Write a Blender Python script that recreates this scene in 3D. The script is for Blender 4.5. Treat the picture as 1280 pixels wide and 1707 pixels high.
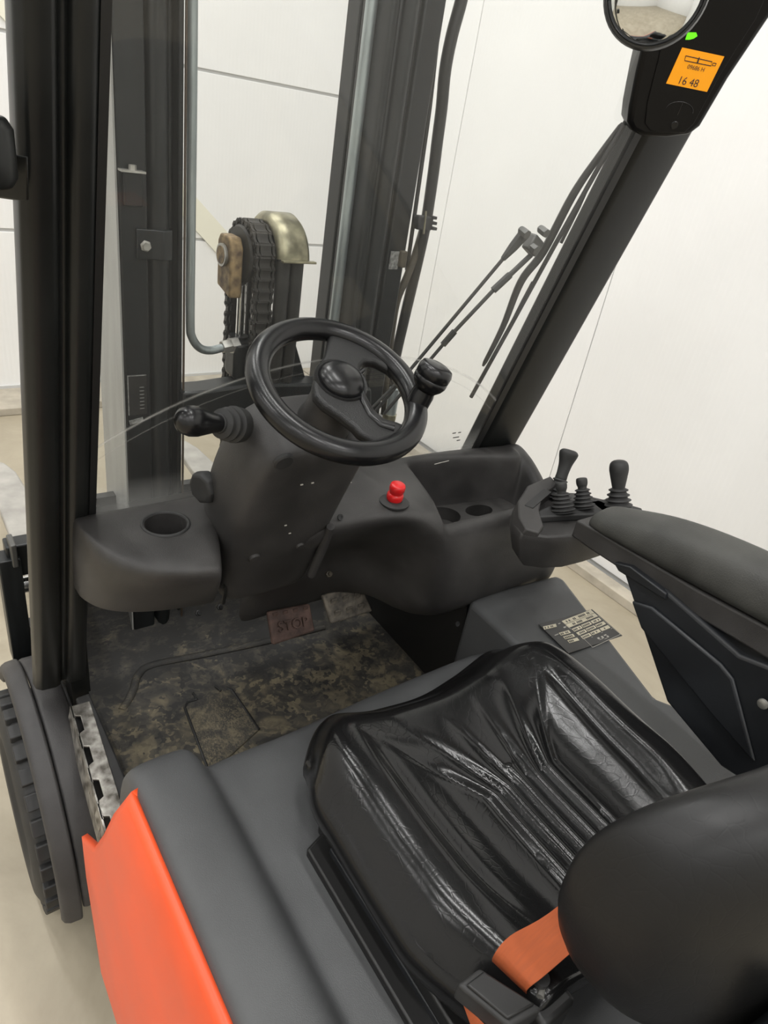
import bpy, bmesh, math, random
from mathutils import Vector, Matrix
random.seed(7)
for o in list(bpy.data.objects): bpy.data.objects.remove(o)
S = bpy.context.scene
COL = S.collection

# ------------------------------------------------------------------ camera
H = 1.685                      # camera height above the hall floor; measured coordinates are relative to the lens
FPX = 1126.0
def nrm(v): return v.normalized()
DX = nrm(Vector((1625, -358, FPX)))            # vanishing points of the photograph -> camera attitude
DD = Vector((-352, 1947, FPX)); DD = nrm(DD - DX * DD.dot(DX))
DF = DX.cross(DD)
cam = bpy.data.objects.new('camera', bpy.data.cameras.new('camera')); COL.objects.link(cam)
cam.data.sensor_fit = 'HORIZONTAL'; cam.data.sensor_width = 36; cam.data.lens = FPX / 1280 * 36
cam.data.clip_start = 0.02
def c2w(c): return Vector((c.dot(DX), c.dot(DF), -c.dot(DD)))
rx, dn, fw = c2w(Vector((1, 0, 0))), c2w(Vector((0, 1, 0))), c2w(Vector((0, 0, 1)))
M = Matrix((rx, -dn, -fw)).transposed().to_4x4(); M.translation = (0, 0, H)
cam.matrix_world = M
S.camera = cam

# ------------------------------------------------------------------ world, exposure
S.view_settings.view_transform = 'Standard'; S.view_settings.look = 'None'
S.view_settings.exposure = -1.2; S.view_settings.gamma = 1.0; S.view_settings.use_curve_mapping = False
wd = bpy.data.worlds.new('hall_air'); S.world = wd; wd.use_nodes = True
wd.node_tree.nodes['Background'].inputs[0].default_value = (0.9, 0.93, 1, 1)
wd.node_tree.nodes['Background'].inputs[1].default_value = 0.3
LAMP_POWER = 92.0

# ------------------------------------------------------------------ pixel -> point helpers (photo is 1280 x 1707)
def ray(u, v): return c2w(Vector((u - 640, v - 853.5, FPX)))
def PZ(u, v, z): r = ray(u, v); return r * (z / r.z)
def PX(u, v, x): r = ray(u, v); return r * (x / r.x)
def PY(u, v, y): r = ray(u, v); return r * (y / r.y)
def PP(u, v, n, p0): r = ray(u, v); n = Vector(n); return r * (Vector(p0).dot(n) / r.dot(n))
V = Vector

# ------------------------------------------------------------------ materials
MATS = {}
def mat(name, col, rough=.5, metal=0., var=0., vscale=20., bump=0., bscale=200., spec=.5, stretch=None, col2=None, coat=0., detail=4.):
    m = bpy.data.materials.new(name); m.use_nodes = True; MATS[name] = m
    nt = m.node_tree; b = nt.nodes['Principled BSDF']; L = nt.links
    b.inputs['Base Color'].default_value = (*col, 1); b.inputs['Roughness'].default_value = rough
    b.inputs['Metallic'].default_value = metal; b.inputs['Specular IOR Level'].default_value = spec
    b.inputs['Coat Weight'].default_value = coat
    tc = nt.nodes.new('ShaderNodeTexCoord'); src = tc.outputs['Object']
    if stretch:
        mp = nt.nodes.new('ShaderNodeMapping'); mp.inputs['Scale'].default_value = stretch
        L.new(src, mp.inputs[0]); src = mp.outputs[0]
    if var or col2:
        n = nt.nodes.new('ShaderNodeTexNoise'); n.inputs['Scale'].default_value = vscale; n.inputs['Detail'].default_value = detail
        L.new(src, n.inputs['Vector'])
        r = nt.nodes.new('ShaderNodeValToRGB'); r.color_ramp.elements[0].position = .35; r.color_ramp.elements[1].position = .68
        c2 = col2 or tuple(min(1, c * (1 + var)) for c in col)
        c1 = col if col2 else tuple(c * (1 - var) for c in col)
        r.color_ramp.elements[0].color = (*c1, 1); r.color_ramp.elements[1].color = (*c2, 1)
        L.new(n.outputs[0], r.inputs[0]); L.new(r.outputs[0], b.inputs['Base Color'])
        mr = nt.nodes.new('ShaderNodeMapRange'); mr.inputs['To Min'].default_value = max(.05, rough - .08); mr.inputs['To Max'].default_value = min(1, rough + .1)
        L.new(n.outputs[0], mr.inputs[0]); L.new(mr.outputs[0], b.inputs['Roughness'])
    if bump:
        n2 = nt.nodes.new('ShaderNodeTexNoise'); n2.inputs['Scale'].default_value = bscale; n2.inputs['Detail'].default_value = 3
        L.new(src, n2.inputs['Vector'])
        bp = nt.nodes.new('ShaderNodeBump'); bp.inputs['Strength'].default_value = bump; bp.inputs['Distance'].default_value = .002
        L.new(n2.outputs[0], bp.inputs['Height']); L.new(bp.outputs[0], b.inputs['Normal'])
    return m
mat('dash', (.038, .036, .035), .5, var=.42, vscale=8, detail=7., bump=.25, bscale=700)
mat('hood', (.066, .068, .070), .5, var=.2, vscale=5, bump=.25, bscale=900)
mat('paint', (.009, .0098, .0093), .36, var=.25, vscale=7, spec=.36)
mat('mast', (.010, .0115, .012), .36, spec=.4, var=.3, vscale=10, stretch=(6, 6, .5))
mat('mastreflection', (.30, .30, .285), .42, var=.12, vscale=9, stretch=(4, 4, .7))  # grey stands in for the white wall mirrored in glossy black paint
mat('black', (.008, .008, .008), .45)
mat('gloss', (.006, .006, .0065), .27, spec=.42)
mat('spoke', (.010, .010, .010), .36, bump=.5, bscale=900, spec=.42)
mat('rubber', (.022, .022, .022), .6, var=.25, vscale=30)
mat('armpad', (.040, .040, .036), .58, var=.3, vscale=12, bump=.3, bscale=500)
mat('panelblue', (.013, .0145, .017), .42, spec=.4, var=.3, vscale=9)
mat('fender', (.045, .043, .043), .55, var=.3, vscale=9, bump=.3, bscale=600)
mat('orange', (.78, .088, .022), .38, var=.08, vscale=5)
mat('belt', (.36, .075, .018), .7, var=.08, vscale=40, bump=.4, bscale=900, stretch=(1, 8, 1))
mat('red', (.62, .012, .014), .32)
mat('steel', (.42, .41, .38), .42, .8, var=.25, vscale=30)
mat('baresteel', (.36, .40, .40), .4, .7, var=.2, vscale=20, stretch=(4, 4, .4))
mat('chrome', (.75, .75, .75), .14, 1.)
mat('zinc', (.30, .28, .19), .36, .75, var=.45, vscale=30)
mat('rusty', (.34, .24, .12), .6, .3, vscale=55, col2=(.085, .055, .035), detail=9.)
mat('alu', (.50, .48, .44), .42, .75, vscale=45, col2=(.10, .09, .075))
mat('chain', (.030, .028, .025), .45, .4, var=.3, vscale=60)
mat('pedal', (.085, .052, .042), .75, var=.4, vscale=40, bump=.5, bscale=150)
mat('pedaldirt', (.06, .054, .046), .8, vscale=45, col2=(.20, .175, .14), bump=.5, bscale=150)
mat('fork', (.38, .365, .335), .55, .2, var=.18, vscale=12)
mat('label', (.60, .55, .42), .55, var=.12, vscale=60)
mat('plate', (.022, .021, .020), .4)
mat('whiteline', (.42, .40, .36), .5)
mat('print', (.03, .03, .03), .6)
mat('pink', (.85, .55, .58), .5)
mat('hose', (.017, .016, .014), .5, var=.3, vscale=30)
mat('hosebrown', (.06, .05, .034), .55, var=.3, vscale=30)
mat('cream', (.80, .78, .66), .5)
mat('scratch', (.25, .25, .24), .5, var=.5, vscale=150)
mat('wiper', (.022, .022, .021), .4)
mat('darkcase', (.0045, .0045, .005), .3, spec=.22)
mat('dullmetal', (.10, .10, .095), .4, .5)
mat('rustline', (.06, .04, .025), .6)
mat('mirror', (.78, .79, .78), .06, 1.)
mat('lampbody', (.8, .8, .8), .5)
mat('joint', (.55, .55, .54), .7)
mat('jointpale', (.66, .66, .64), .7)
mat('kerb', (.42, .38, .31), .85, var=.15, vscale=12)
mat('kerbdark', (.05, .045, .04), .8)

def emis(name, col, st):
    m = bpy.data.materials.new(name); m.use_nodes = True; MATS[name] = m
    b = m.node_tree.nodes['Principled BSDF']; b.inputs['Base Color'].default_value = (*col, 1)
    b.inputs['Emission Color'].default_value = (*col, 1); b.inputs['Emission Strength'].default_value = st
emis('screen', (.80, .30, .002), .95)
emis('led', (.16, 1., .01), 1.0)
emis('tube', (1, .985, .955), 9.)

def leather(name, r0, r1):
    m = mat(name, (.007, .007, .0072), .3, spec=.36)
    nt = m.node_tree; L = nt.links; b = nt.nodes['Principled BSDF']
    tc = [n for n in nt.nodes if n.type == 'TEX_COORD'][0]
    v = nt.nodes.new('ShaderNodeTexVoronoi'); v.feature = 'DISTANCE_TO_EDGE'; v.inputs['Scale'].default_value = 520
    c = nt.nodes.new('ShaderNodeTexVoronoi'); c.feature = 'DISTANCE_TO_EDGE'; c.inputs['Scale'].default_value = 75
    n = nt.nodes.new('ShaderNodeTexNoise'); n.inputs['Scale'].default_value = 9; n.inputs['Detail'].default_value = 3
    for k in (v, c, n): L.new(tc.outputs['Object'], k.inputs['Vector'])
    cl = nt.nodes.new('ShaderNodeMapRange'); cl.inputs['From Max'].default_value = .08; L.new(c.outputs['Distance'], cl.inputs[0])
    ad = nt.nodes.new('ShaderNodeMath'); ad.operation = 'MULTIPLY_ADD'; ad.inputs[1].default_value = .5
    L.new(v.outputs['Distance'], ad.inputs[0]); L.new(cl.outputs[0], ad.inputs[2])
    bp = nt.nodes.new('ShaderNodeBump'); bp.inputs['Strength'].default_value = .055; bp.inputs['Distance'].default_value = .0012
    L.new(ad.outputs[0], bp.inputs['Height']); L.new(bp.outputs[0], b.inputs['Normal'])
    r = nt.nodes.new('ShaderNodeMapRange'); r.inputs['From Min'].default_value = .3; r.inputs['From Max'].default_value = .7; r.inputs['To Min'].default_value = r0; r.inputs['To Max'].default_value = r1
    L.new(n.outputs[0], r.inputs[0]); L.new(r.outputs[0], b.inputs['Roughness'])
leather('leather', .14, .25); leather('leather_worn', .34, .55)
def dirtfloor():
    m = mat('mat_dirt', (.02, .02, .018), .75)
    nt = m.node_tree; L = nt.links; b = nt.nodes['Principled BSDF']
    tc = [n for n in nt.nodes if n.type == 'TEX_COORD'][0]
    a = nt.nodes.new('ShaderNodeTexNoise'); a.inputs['Scale'].default_value = 16; a.inputs['Detail'].default_value = 7; a.inputs['Distortion'].default_value = 1.5
    v = nt.nodes.new('ShaderNodeTexVoronoi'); v.inputs['Scale'].default_value = 34
    n0 = nt.nodes.new('ShaderNodeTexNoise'); n0.inputs['Scale'].default_value = 30
    mx = nt.nodes.new('ShaderNodeMix'); mx.data_type = 'VECTOR'; mx.inputs[0].default_value = .12
    L.new(tc.outputs['Object'], mx.inputs[4]); L.new(n0.outputs[1], mx.inputs[5]); L.new(mx.outputs[1], v.inputs['Vector'])
    L.new(tc.outputs['Object'], a.inputs['Vector'])
    md = nt.nodes.new('ShaderNodeMath'); md.operation = 'MULTIPLY_ADD'; md.inputs[1].default_value = .35
    sp = nt.nodes.new('ShaderNodeSeparateColor'); L.new(v.outputs['Color'], sp.inputs[0])
    L.new(sp.outputs[0], md.inputs[0]); L.new(a.outputs[0], md.inputs[2])
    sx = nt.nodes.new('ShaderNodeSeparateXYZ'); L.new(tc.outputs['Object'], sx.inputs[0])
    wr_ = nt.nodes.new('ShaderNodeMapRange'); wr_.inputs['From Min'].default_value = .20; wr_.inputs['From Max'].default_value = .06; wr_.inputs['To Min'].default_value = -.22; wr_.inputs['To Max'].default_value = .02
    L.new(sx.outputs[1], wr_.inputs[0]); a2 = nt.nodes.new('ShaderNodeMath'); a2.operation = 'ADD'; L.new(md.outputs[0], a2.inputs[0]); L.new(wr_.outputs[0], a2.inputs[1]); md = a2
    r = nt.nodes.new('ShaderNodeValToRGB'); e = r.color_ramp.elements
    e[0].position = .45; e[0].color = (.020, .0195, .018, 1); e[1].position = .92; e[1].color = (.14, .118, .075, 1)
    x = e.new(.66); x.color = (.045, .041, .033, 1)
    L.new(md.outputs[0], r.inputs[0]); L.new(r.outputs[0], b.inputs['Base Color'])
    bp = nt.nodes.new('ShaderNodeBump'); bp.inputs['Strength'].default_value = .3; bp.inputs['Distance'].default_value = .003
    L.new(md.outputs[0], bp.inputs['Height']); L.new(bp.outputs[0], b.inputs['Normal'])
dirtfloor()
def concrete():
    m = mat('concrete', (.52, .455, .345), .5)
    nt = m.node_tree; L = nt.links; b = nt.nodes['Principled BSDF']
    tc = [n for n in nt.nodes if n.type == 'TEX_COORD'][0]
    a = nt.nodes.new('ShaderNodeTexNoise'); a.inputs['Scale'].default_value = 1.7; a.inputs['Detail'].default_value = 9; a.inputs['Roughness'].default_value = .65; a.inputs['Distortion'].default_value = .6
    L.new(tc.outputs['Object'], a.inputs['Vector'])
    r = nt.nodes.new('ShaderNodeValToRGB'); e = r.color_ramp.elements
    e[0].position = .3; e[0].color = (.285, .245, .175, 1); e[1].position = .72; e[1].color = (.45, .40, .305, 1)
    L.new(a.outputs[0], r.inputs[0]); L.new(r.outputs[0], b.inputs['Base Color'])
    mr = nt.nodes.new('ShaderNodeMapRange'); mr.inputs['To Min'].default_value = .32; mr.inputs['To Max'].default_value = .62
    L.new(a.outputs[0], mr.inputs[0]); L.new(mr.outputs[0], b.inputs['Roughness'])
concrete()
def wallpaint(name, axis):
    m = mat(name, (.83, .83, .815), .45)
    nt = m.node_tree; L = nt.links; b = nt.nodes['Principled BSDF']
    tc = [n for n in nt.nodes if n.type == 'TEX_COORD'][0]
    w = nt.nodes.new('ShaderNodeTexWave'); w.wave_type = 'BANDS'; w.bands_direction = axis; w.inputs['Scale'].default_value = 14
    L.new(tc.outputs['Object'], w.inputs['Vector'])
    bp = nt.nodes.new('ShaderNodeBump'); bp.inputs['Strength'].default_value = .10; bp.inputs['Distance'].default_value = .004
    L.new(w.outputs[1], bp.inputs['Height']); L.new(bp.outputs[0], b.inputs['Normal'])
    a = nt.nodes.new('ShaderNodeTexNoise'); a.inputs['Scale'].default_value = 2.2; a.inputs['Detail'].default_value = 8
    L.new(tc.outputs['Object'], a.inputs['Vector'])
    r = nt.nodes.new('ShaderNodeValToRGB'); r.color_ramp.elements[0].color = (.79, .79, .782, 1); r.color_ramp.elements[1].color = (.86, .86, .852, 1)
    L.new(a.outputs[0], r.inputs[0]); L.new(r.outputs[0], b.inputs['Base Color'])
wallpaint('wall_white', 'X'); wallpaint('wall_white_side', 'Y')
mat('roofdeck', (.20, .20, .20), .7, var=.1, vscale=2)
mat('plaster', (.80, .80, .78), .6, var=.02, vscale=3)

def glass():
    m = bpy.data.materials.new('glass'); m.use_nodes = True; MATS['glass'] = m
    nt = m.node_tree; L = nt.links
    nt.nodes.remove(nt.nodes['Principled BSDF']); out = nt.nodes['Material Output']
    tr = nt.nodes.new('ShaderNodeBsdfTransparent'); tr.inputs[0].default_value = (.93, .94, .93, 1)
    gl = nt.nodes.new('ShaderNodeBsdfGlossy'); gl.inputs['Roughness'].default_value = .01
    fr = nt.nodes.new('ShaderNodeFresnel')
    ge = nt.nodes.new('ShaderNodeNewGeometry'); io = nt.nodes.new('ShaderNodeMapRange')      # same air-to-glass index from either side
    io.inputs['To Min'].default_value = 1.45; io.inputs['To Max'].default_value = 1 / 1.45
    L.new(ge.outputs['Backfacing'], io.inputs[0]); L.new(io.outputs[0], fr.inputs[0])
    mx = nt.nodes.new('ShaderNodeMixShader'); L.new(fr.outputs[0], mx.inputs[0]); L.new(tr.outputs[0], mx.inputs[1]); L.new(gl.outputs[0], mx.inputs[2])
    # dust film with painted reflection haze, and the arc the wiper has worn into the pane (object space: origin at the pane's centre)
    df = nt.nodes.new('ShaderNodeBsdfDiffuse'); df.inputs[0].default_value = (.75, .75, .72, 1)
    tc = nt.nodes.new('ShaderNodeTexCoord'); sx = nt.nodes.new('ShaderNodeSeparateXYZ'); L.new(tc.outputs['Object'], sx.inputs[0])
    def mth(op, a, b=None, c=None):
        n = nt.nodes.new('ShaderNodeMath'); n.operation = op
        for i, x in enumerate((a, b, c)):
            if x is None: continue
            if isinstance(x, (int, float)): n.inputs[i].default_value = x
            else: L.new(x, n.inputs[i])
        return n.outputs[0]
    global GLASS_ZC
    dz = mth('SUBTRACT', sx.outputs[2], -1.055 - GLASS_ZC); dx = mth('SUBTRACT', sx.outputs[0], .64 - .647)
    rr = mth('SQRT', mth('ADD', mth('MULTIPLY', dx, dx), mth('MULTIPLY', dz, dz)))
    ns = nt.nodes.new('ShaderNodeTexNoise'); ns.inputs['Scale'].default_value = 14
    L.new(tc.outputs['Object'], ns.inputs['Vector'])
    def ring(R, w, amp):
        d = mth('ABSOLUTE', mth('SUBTRACT', rr, R)); return mth('MULTIPLY', mth('MAXIMUM', mth('SUBTRACT', 1.0, mth('DIVIDE', d, w)), 0.0), amp)
    dust = mth('ADD', mth('MULTIPLY', ring(.710, .0035, .55), mth('MULTIPLY', ns.outputs[0], 1.2)), mth('MULTIPLY', ring(.690, .0018, .3), ns.outputs[0]))
    low = mth('MULTIPLY', mth('MAXIMUM', mth('SUBTRACT', -.545 - GLASS_ZC, sx.outputs[2]), 0.0), 5.0)
    fac = mth('MINIMUM', mth('ADD', mth('ADD', dust, .042), low), .6)  # even part: thin dust plus the pane's reflected haze put into colour
    mx2 = nt.nodes.new('ShaderNodeMixShader'); L.new(fac, mx2.inputs[0]); L.new(mx.outputs[0], mx2.inputs[1]); L.new(df.outputs[0], mx2.inputs[2])
    L.new(mx2.outputs[0], out.inputs[0])
GLASS_ZC = (-.66 + .42) / 2
glass()

# ------------------------------------------------------------------ mesh helpers
WO = {}                                            # world origin of every object
def _finish(name, me, origin, mat_, parent, label, smooth, sub, bevel, ang, solid):
    o = bpy.data.objects.new(name, me); COL.objects.link(o)
    if parent is not None:
        o.parent = parent; o.location = origin - WO[parent.name]
    else: o.location = origin
    WO[o.name] = origin.copy()
    if mat_: me.materials.append(MATS[mat_])
    if label: o['label'] = label
    if solid:
        md = o.modifiers.new('thick', 'SOLIDIFY'); md.thickness = solid; md.offset = -1
    if bevel:
        md = o.modifiers.new('bevel', 'BEVEL'); md.width = bevel; md.segments = 3; md.limit_method = 'ANGLE'; md.angle_limit = math.radians(35)
    if sub:
        md = o.modifiers.new('sub', 'SUBSURF'); md.levels = sub; md.render_levels = sub
    if smooth:
        for p in me.polygons: p.use_smooth = True
        if not sub: me.set_sharp_from_angle(angle=math.radians(ang))
    return o
class MB:
    def __init__(s): s.v = []; s.f = []
    def add(s, vs, fs):
        n = len(s.v); s.v += [V(p) for p in vs]; s.f += [tuple(i + n for i in f) for f in fs]; return s
    def box(s, c, size, R=None):
        c = V(c); hx, hy, hz = (k / 2 for k in size); vs = []
        for x in (-hx, hx):
            for y in (-hy, hy):
                for z in (-hz, hz):
                    p = V((x, y, z)); vs.append(c + (R @ p if R else p))
        return s.add(vs, [(0, 1, 3, 2), (4, 6, 7, 5), (0, 4, 5, 1), (2, 3, 7, 6), (0, 2, 6, 4), (1, 5, 7, 3)])
    def prism(s, poly, ext):
        n = len(poly); poly = [V(p) for p in poly]; e = V(ext)
        a = V((0, 0, 0))
        for i in range(n): a += (poly[i] - poly[0]).cross(poly[(i + 1) % n] - poly[0])
        if a.dot(e) > 0: poly = poly[::-1]
        return s.add(poly + [p + e for p in poly], [tuple(range(n)), tuple(range(2 * n - 1, n - 1, -1))] + [(i, i + n, (i + 1) % n + n, (i + 1) % n) for i in range(n)])
    def loft(s, secs, closed=True, caps=True):
        n = len(secs[0]); m = len(secs); vs = [p for q in secs for p in q]; fs = []
        for i in range(m - 1):
            for j in range(n if closed else n - 1):
                k = (j + 1) % n; fs.append((i * n + j, i * n + k, (i + 1) * n + k, (i + 1) * n + j))
        if caps and closed: fs += [tuple(range(n - 1, -1, -1)), tuple(range((m - 1) * n, m * n))]
        return s.add(vs, fs)
    def tube(s, pts, r, n=10, flat=None):
        pts = [V(p) for p in pts]; secs = []; up = None
        for i, p in enumerate(pts):
            t = (pts[min(i + 1, len(pts) - 1)] - pts[max(i - 1, 0)]).normalized()
            if up is None: up = V((0, 0, 1)) if abs(t.z) < .9 else V((0, 1, 0))
            a = t.cross(up).normalized(); b = a.cross(t).normalized(); up = b
            rr = r[i] if isinstance(r, (list, tuple)) else r
            secs.append([p + a * (rr * math.cos(k * 2 * math.pi / n)) + b * ((flat or 1) * rr * math.sin(k * 2 * math.pi / n)) for k in range(n)])
        return s.loft(secs)
    def lathe(s, prof, o, ax, n=24, caps=True):
        o = V(o); ax = V(ax).normalized(); a = ax.orthogonal().normalized(); b = ax.cross(a)
        secs = [[o + ax * h + a * (r * math.cos(k * 2 * math.pi / n)) + b * (r * math.sin(k * 2 * math.pi / n)) for k in range(n)] for r, h in prof]
        return s.loft(secs, caps=caps)
    def build(s, name, mat_, parent=None, label=None, smooth=True, sub=0, bevel=0, ang=40, solid=0, origin=None):
        lo = V((min(p[i] for p in s.v) for i in range(3))); hi = V((max(p[i] for p in s.v) for i in range(3)))
        og = V(origin) if origin is not None else (lo + hi) / 2
        me = bpy.data.meshes.new(name); me.from_pydata([p - og for p in s.v], [], s.f)
        bm = bmesh.new(); bm.from_mesh(me); bmesh.ops.recalc_face_normals(bm, faces=bm.faces); bm.to_mesh(me); bm.free()
        return _finish(name, me, og + V((0, 0, H)), mat_, parent, label, smooth, sub, bevel, ang, solid)
def bake(o):
    dg = bpy.context.evaluated_depsgraph_get(); me = bpy.data.meshes.new_from_object(o.evaluated_get(dg))
    o.modifiers.clear(); o.data = me
def cut(o, cutter):
    md = o.modifiers.new('cut', 'BOOLEAN'); md.object = cutter; md.operation = 'DIFFERENCE'; md.solver = 'EXACT'
    bake(o); bpy.data.objects.remove(cutter)
    for p in o.data.polygons: p.use_smooth = True
    o.data.set_sharp_from_angle(angle=math.radians(40))
def spline(pts, k=6):
    pts = [V(p) for p in pts]; out = []
    for i in range(len(pts) - 1):
        p0, p1, p2, p3 = pts[max(i - 1, 0)], pts[i], pts[i + 1], pts[min(i + 2, len(pts) - 1)]
        for j in range(k):
            t = j / k
            out.append(.5 * ((2 * p1) + (p2 - p0) * t + (2 * p0 - 5 * p1 + 4 * p2 - p3) * t * t + (3 * p1 - p0 - 3 * p2 + p3) * t ** 3))
    out.append(pts[-1]); return out
def thing(name, loc, label, cat, group=None):
    o = bpy.data.objects.new(name, None); COL.objects.link(o); o.location = loc; WO[o.name] = V(loc)
    o['label'] = label; o['category'] = cat
    if group: o['group'] = group
    return o
def dup(src, origin, parent, rot=None):
    o = src.copy(); COL.objects.link(o); WO[o.name] = V(origin); o.parent = parent
    o.location = V(origin) - (WO[parent.name] if parent else V())
    if rot: o.rotation_euler = rot
    return o
def text(name, body, o, ax, ay, size, mat_, parent, depth=.0004, align='CENTER', label=None):
    cu = bpy.data.curves.new(name, 'FONT'); cu.body = body; cu.size = 1; cu.align_x = align; cu.align_y = 'CENTER'; cu.extrude = 0
    t = bpy.data.objects.new(name, cu); COL.objects.link(t)
    me = bpy.data.meshes.new_from_object(t.evaluated_get(bpy.context.evaluated_depsgraph_get())); bpy.data.objects.remove(t)
    ax = V(ax).normalized(); ay = V(ay).normalized(); az = ax.cross(ay)
    o = V(o)
    for v in me.vertices: v.co = ax * (v.co.x * size) + ay * (v.co.y * size) + az * depth
    return _finish(name, me, o + V((0, 0, H)), mat_, parent, label, False, 0, 0, 40, max(depth, .0002))

# ------------------------------------------------------------------ the hall
FZ = -H
def struct(mb, name, mat_, **k):
    o = mb.build(name, mat_, smooth=False, **k); o['kind'] = 'structure'; return o
WBY, WRX = 4.146, 2.573                              # back wall (y) and right wall (x) planes
XL, YR, CZ = -7.0, -7.0, 5.2 - H
struct(MB().box(((XL + WRX) / 2, (YR + WBY) / 2, FZ - .05), (WRX - XL + .4, WBY - YR + .4, .1)), 'floor', 'concrete')
struct(MB().box(((XL + WRX) / 2, (YR + WBY) / 2, CZ + .05), (WRX - XL + .4, WBY - YR + .4, .1)), 'ceiling', 'roofdeck')
struct(MB().box((XL - .05, (YR + WBY) / 2, (FZ + CZ) / 2), (.1, WBY - YR, CZ - FZ)), 'wall_left', 'plaster')
struct(MB().box(((XL + WRX) / 2, YR - .05, (FZ + CZ) / 2), (WRX - XL, .1, CZ - FZ)), 'wall_front', 'plaster')
wb = struct(MB().box(((XL + WRX) / 2, WBY + .042, (FZ + CZ) / 2), (WRX - XL, .06, CZ - FZ)), 'wall_back', 'joint')
wr = struct(MB().box((WRX + .042, (YR + WBY) / 2, (FZ + CZ) / 2), (.06, WBY - YR, CZ - FZ)), 'wall_right', 'jointpale')
PHT = .871; Z0 = .086 - 2 * PHT
def panel(sx, sy, sz, c, name, m, par, first={}):
    key = (round(sx, 3), round(sy, 3), round(sz, 3))
    if key in first: return dup(first[key], V(c) + V((0, 0, H)), par)
    first[key] = MB().box(c, (sx, sy, sz)).build(name, m, par, smooth=False, bevel=.003)
    return first[key]
z = Z0; k = 0
while z < CZ - .05:
    hz = min(PHT, CZ - z)
    panel(WRX - XL, .04, hz - .016, ((XL + WRX) / 2, WBY + .02, z + hz / 2), 'wall_panel', 'wall_white', wb)
    z += hz
y = WBY
while y > YR + .2:
    hy = min(1.15, y - YR)
    panel(.04, hy - .004, CZ - FZ - .045, (WRX + .02, y - hy / 2, (FZ + .045 + CZ) / 2), 'wall_panel', 'wall_white_side', wr)
    y -= hy
struct(MB().box(((XL + 2.46) / 2, (3.85 + WBY) / 2, FZ + .022), (2.46 - XL, WBY - 3.85, .044)), 'trim_1', 'kerb', bevel=.006)
kr = struct(MB().box(((2.47 + 2.545) / 2, (YR + WBY) / 2, FZ + .022), (.075, WBY - YR, .044)), 'trim_2', 'kerb', bevel=.004)
struct(MB().box(((2.545 + WRX) / 2, (YR + WBY) / 2, FZ + .012), (WRX - 2.545, WBY - YR, .024)), 'trim_3', 'kerbdark')
struct(MB().box(((XL + 2.46) / 2, WBY - .006, FZ + .052), (2.46 - XL, .012, .016)), 'baseboard_back', 'joint')
# cream diagonal bar lying on the back wall
a, b = PY(-60, -72, WBY - .012), PY(440, 482, WBY - .012)
d = (b - a).normalized(); wv = V((d.z, 0, -d.x)) * .055
o = MB().prism([a + wv, b + wv * 1.3, b - wv * 1.3, a - wv], (0, .011, 0)).build('wall_brace', 'cream', smooth=False)
o['label'] = 'cream diagonal flat bar fixed across the white back wall'; o['category'] = 'bar'
# ceiling lamps
def lamp(x, y, first={}):
    t = thing('ceiling_lamp', (x, y, CZ + H), 'long white linear ceiling lamp hanging above the forklift hall', 'lamp', 'linear ceiling lamps')
    MB().box((x, y, CZ - .05), (.18, 1.5, .06)).build('lamp_housing', 'lampbody', t, smooth=False, bevel=.008)
    MB().box((x, y, CZ - .085), (.13, 1.44, .012)).build('light_tube', 'tube', t, smooth=False)
    ld = bpy.data.lights.new('lamp_light', 'AREA'); ld.shape = 'RECTANGLE'; ld.size = .14; ld.size_y = 1.45; ld.energy = LAMP_POWER; ld.color = (1, .99, .972)
    lo = bpy.data.objects.new('lamp_light', ld); COL.objects.link(lo); lo.parent = t; lo.location = (0, 0, -.1)
for x in (-5.2, -2.6, -.4, 1.0):
    for y in (-5.2, -2.2, .8, 3.2): lamp(x, y)

# ------------------------------------------------------------------ the forklift
FL = thing('forklift', (.647, .6, 0), 'orange and black counterbalance forklift with black seat, steering wheel and raised mast', 'forklift')
XC = .647
def ws(z): return .81 - .28 * z                       # windscreen plane: y at height z
# -- pillars of the overhead guard
def pillar(prof, zb, zt, dx, label):
    secs = []
    for z in (zb, zt):
        k = (z - zb) / (zt - zb)
        secs.append([V((x + dx * k * (.226 - x) / .098, ws(z) + y, z)) for x, y in prof])
    return MB().loft(secs).build('guard_pillar', 'paint', FL, label, bevel=.005, ang=50)
lp = [(.128, .02), (.130, .004), (.140, -.006), (.166, -.008), (.174, -.004), (.177, .006), (.186, .006), (.188, -.003), (.196, -.008), (.214, -.008), (.224, 0), (.226, .03), (.222, .06), (.135, .06)]
pillar(lp, -1.075, .60, .029, 'black steel pillar with a long groove beside the cup holder')
rp = [(1.070, .045), (1.070, .014), (1.078, .008), (1.082, .002), (1.092, -.003), (1.195, -.003), (1.207, .006), (1.207, .04), (1.195, .048), (1.08, .048)]
pillar(rp, -.95, .60, .0, 'black steel pillar carrying the orange display')
# seal strip of right pillar
MB().loft([[V((1.066, ws(z) + .012, z)), V((1.05, ws(z) + .010, z)), V((1.05, ws(z) - .004, z)), V((1.066, ws(z) - .006, z))] for z in (-.64, .42)]).build('pane_seal', 'black', FL, smooth=False)
MB().loft([[V((.222, ws(z) + .014, z)), V((.232, ws(z) + .012, z)), V((.232, ws(z) - .004, z)), V((.222, ws(z) - .004, z))] for z in (-.64, .42)]).build('pane_seal', 'black', FL, smooth=False)
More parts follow.
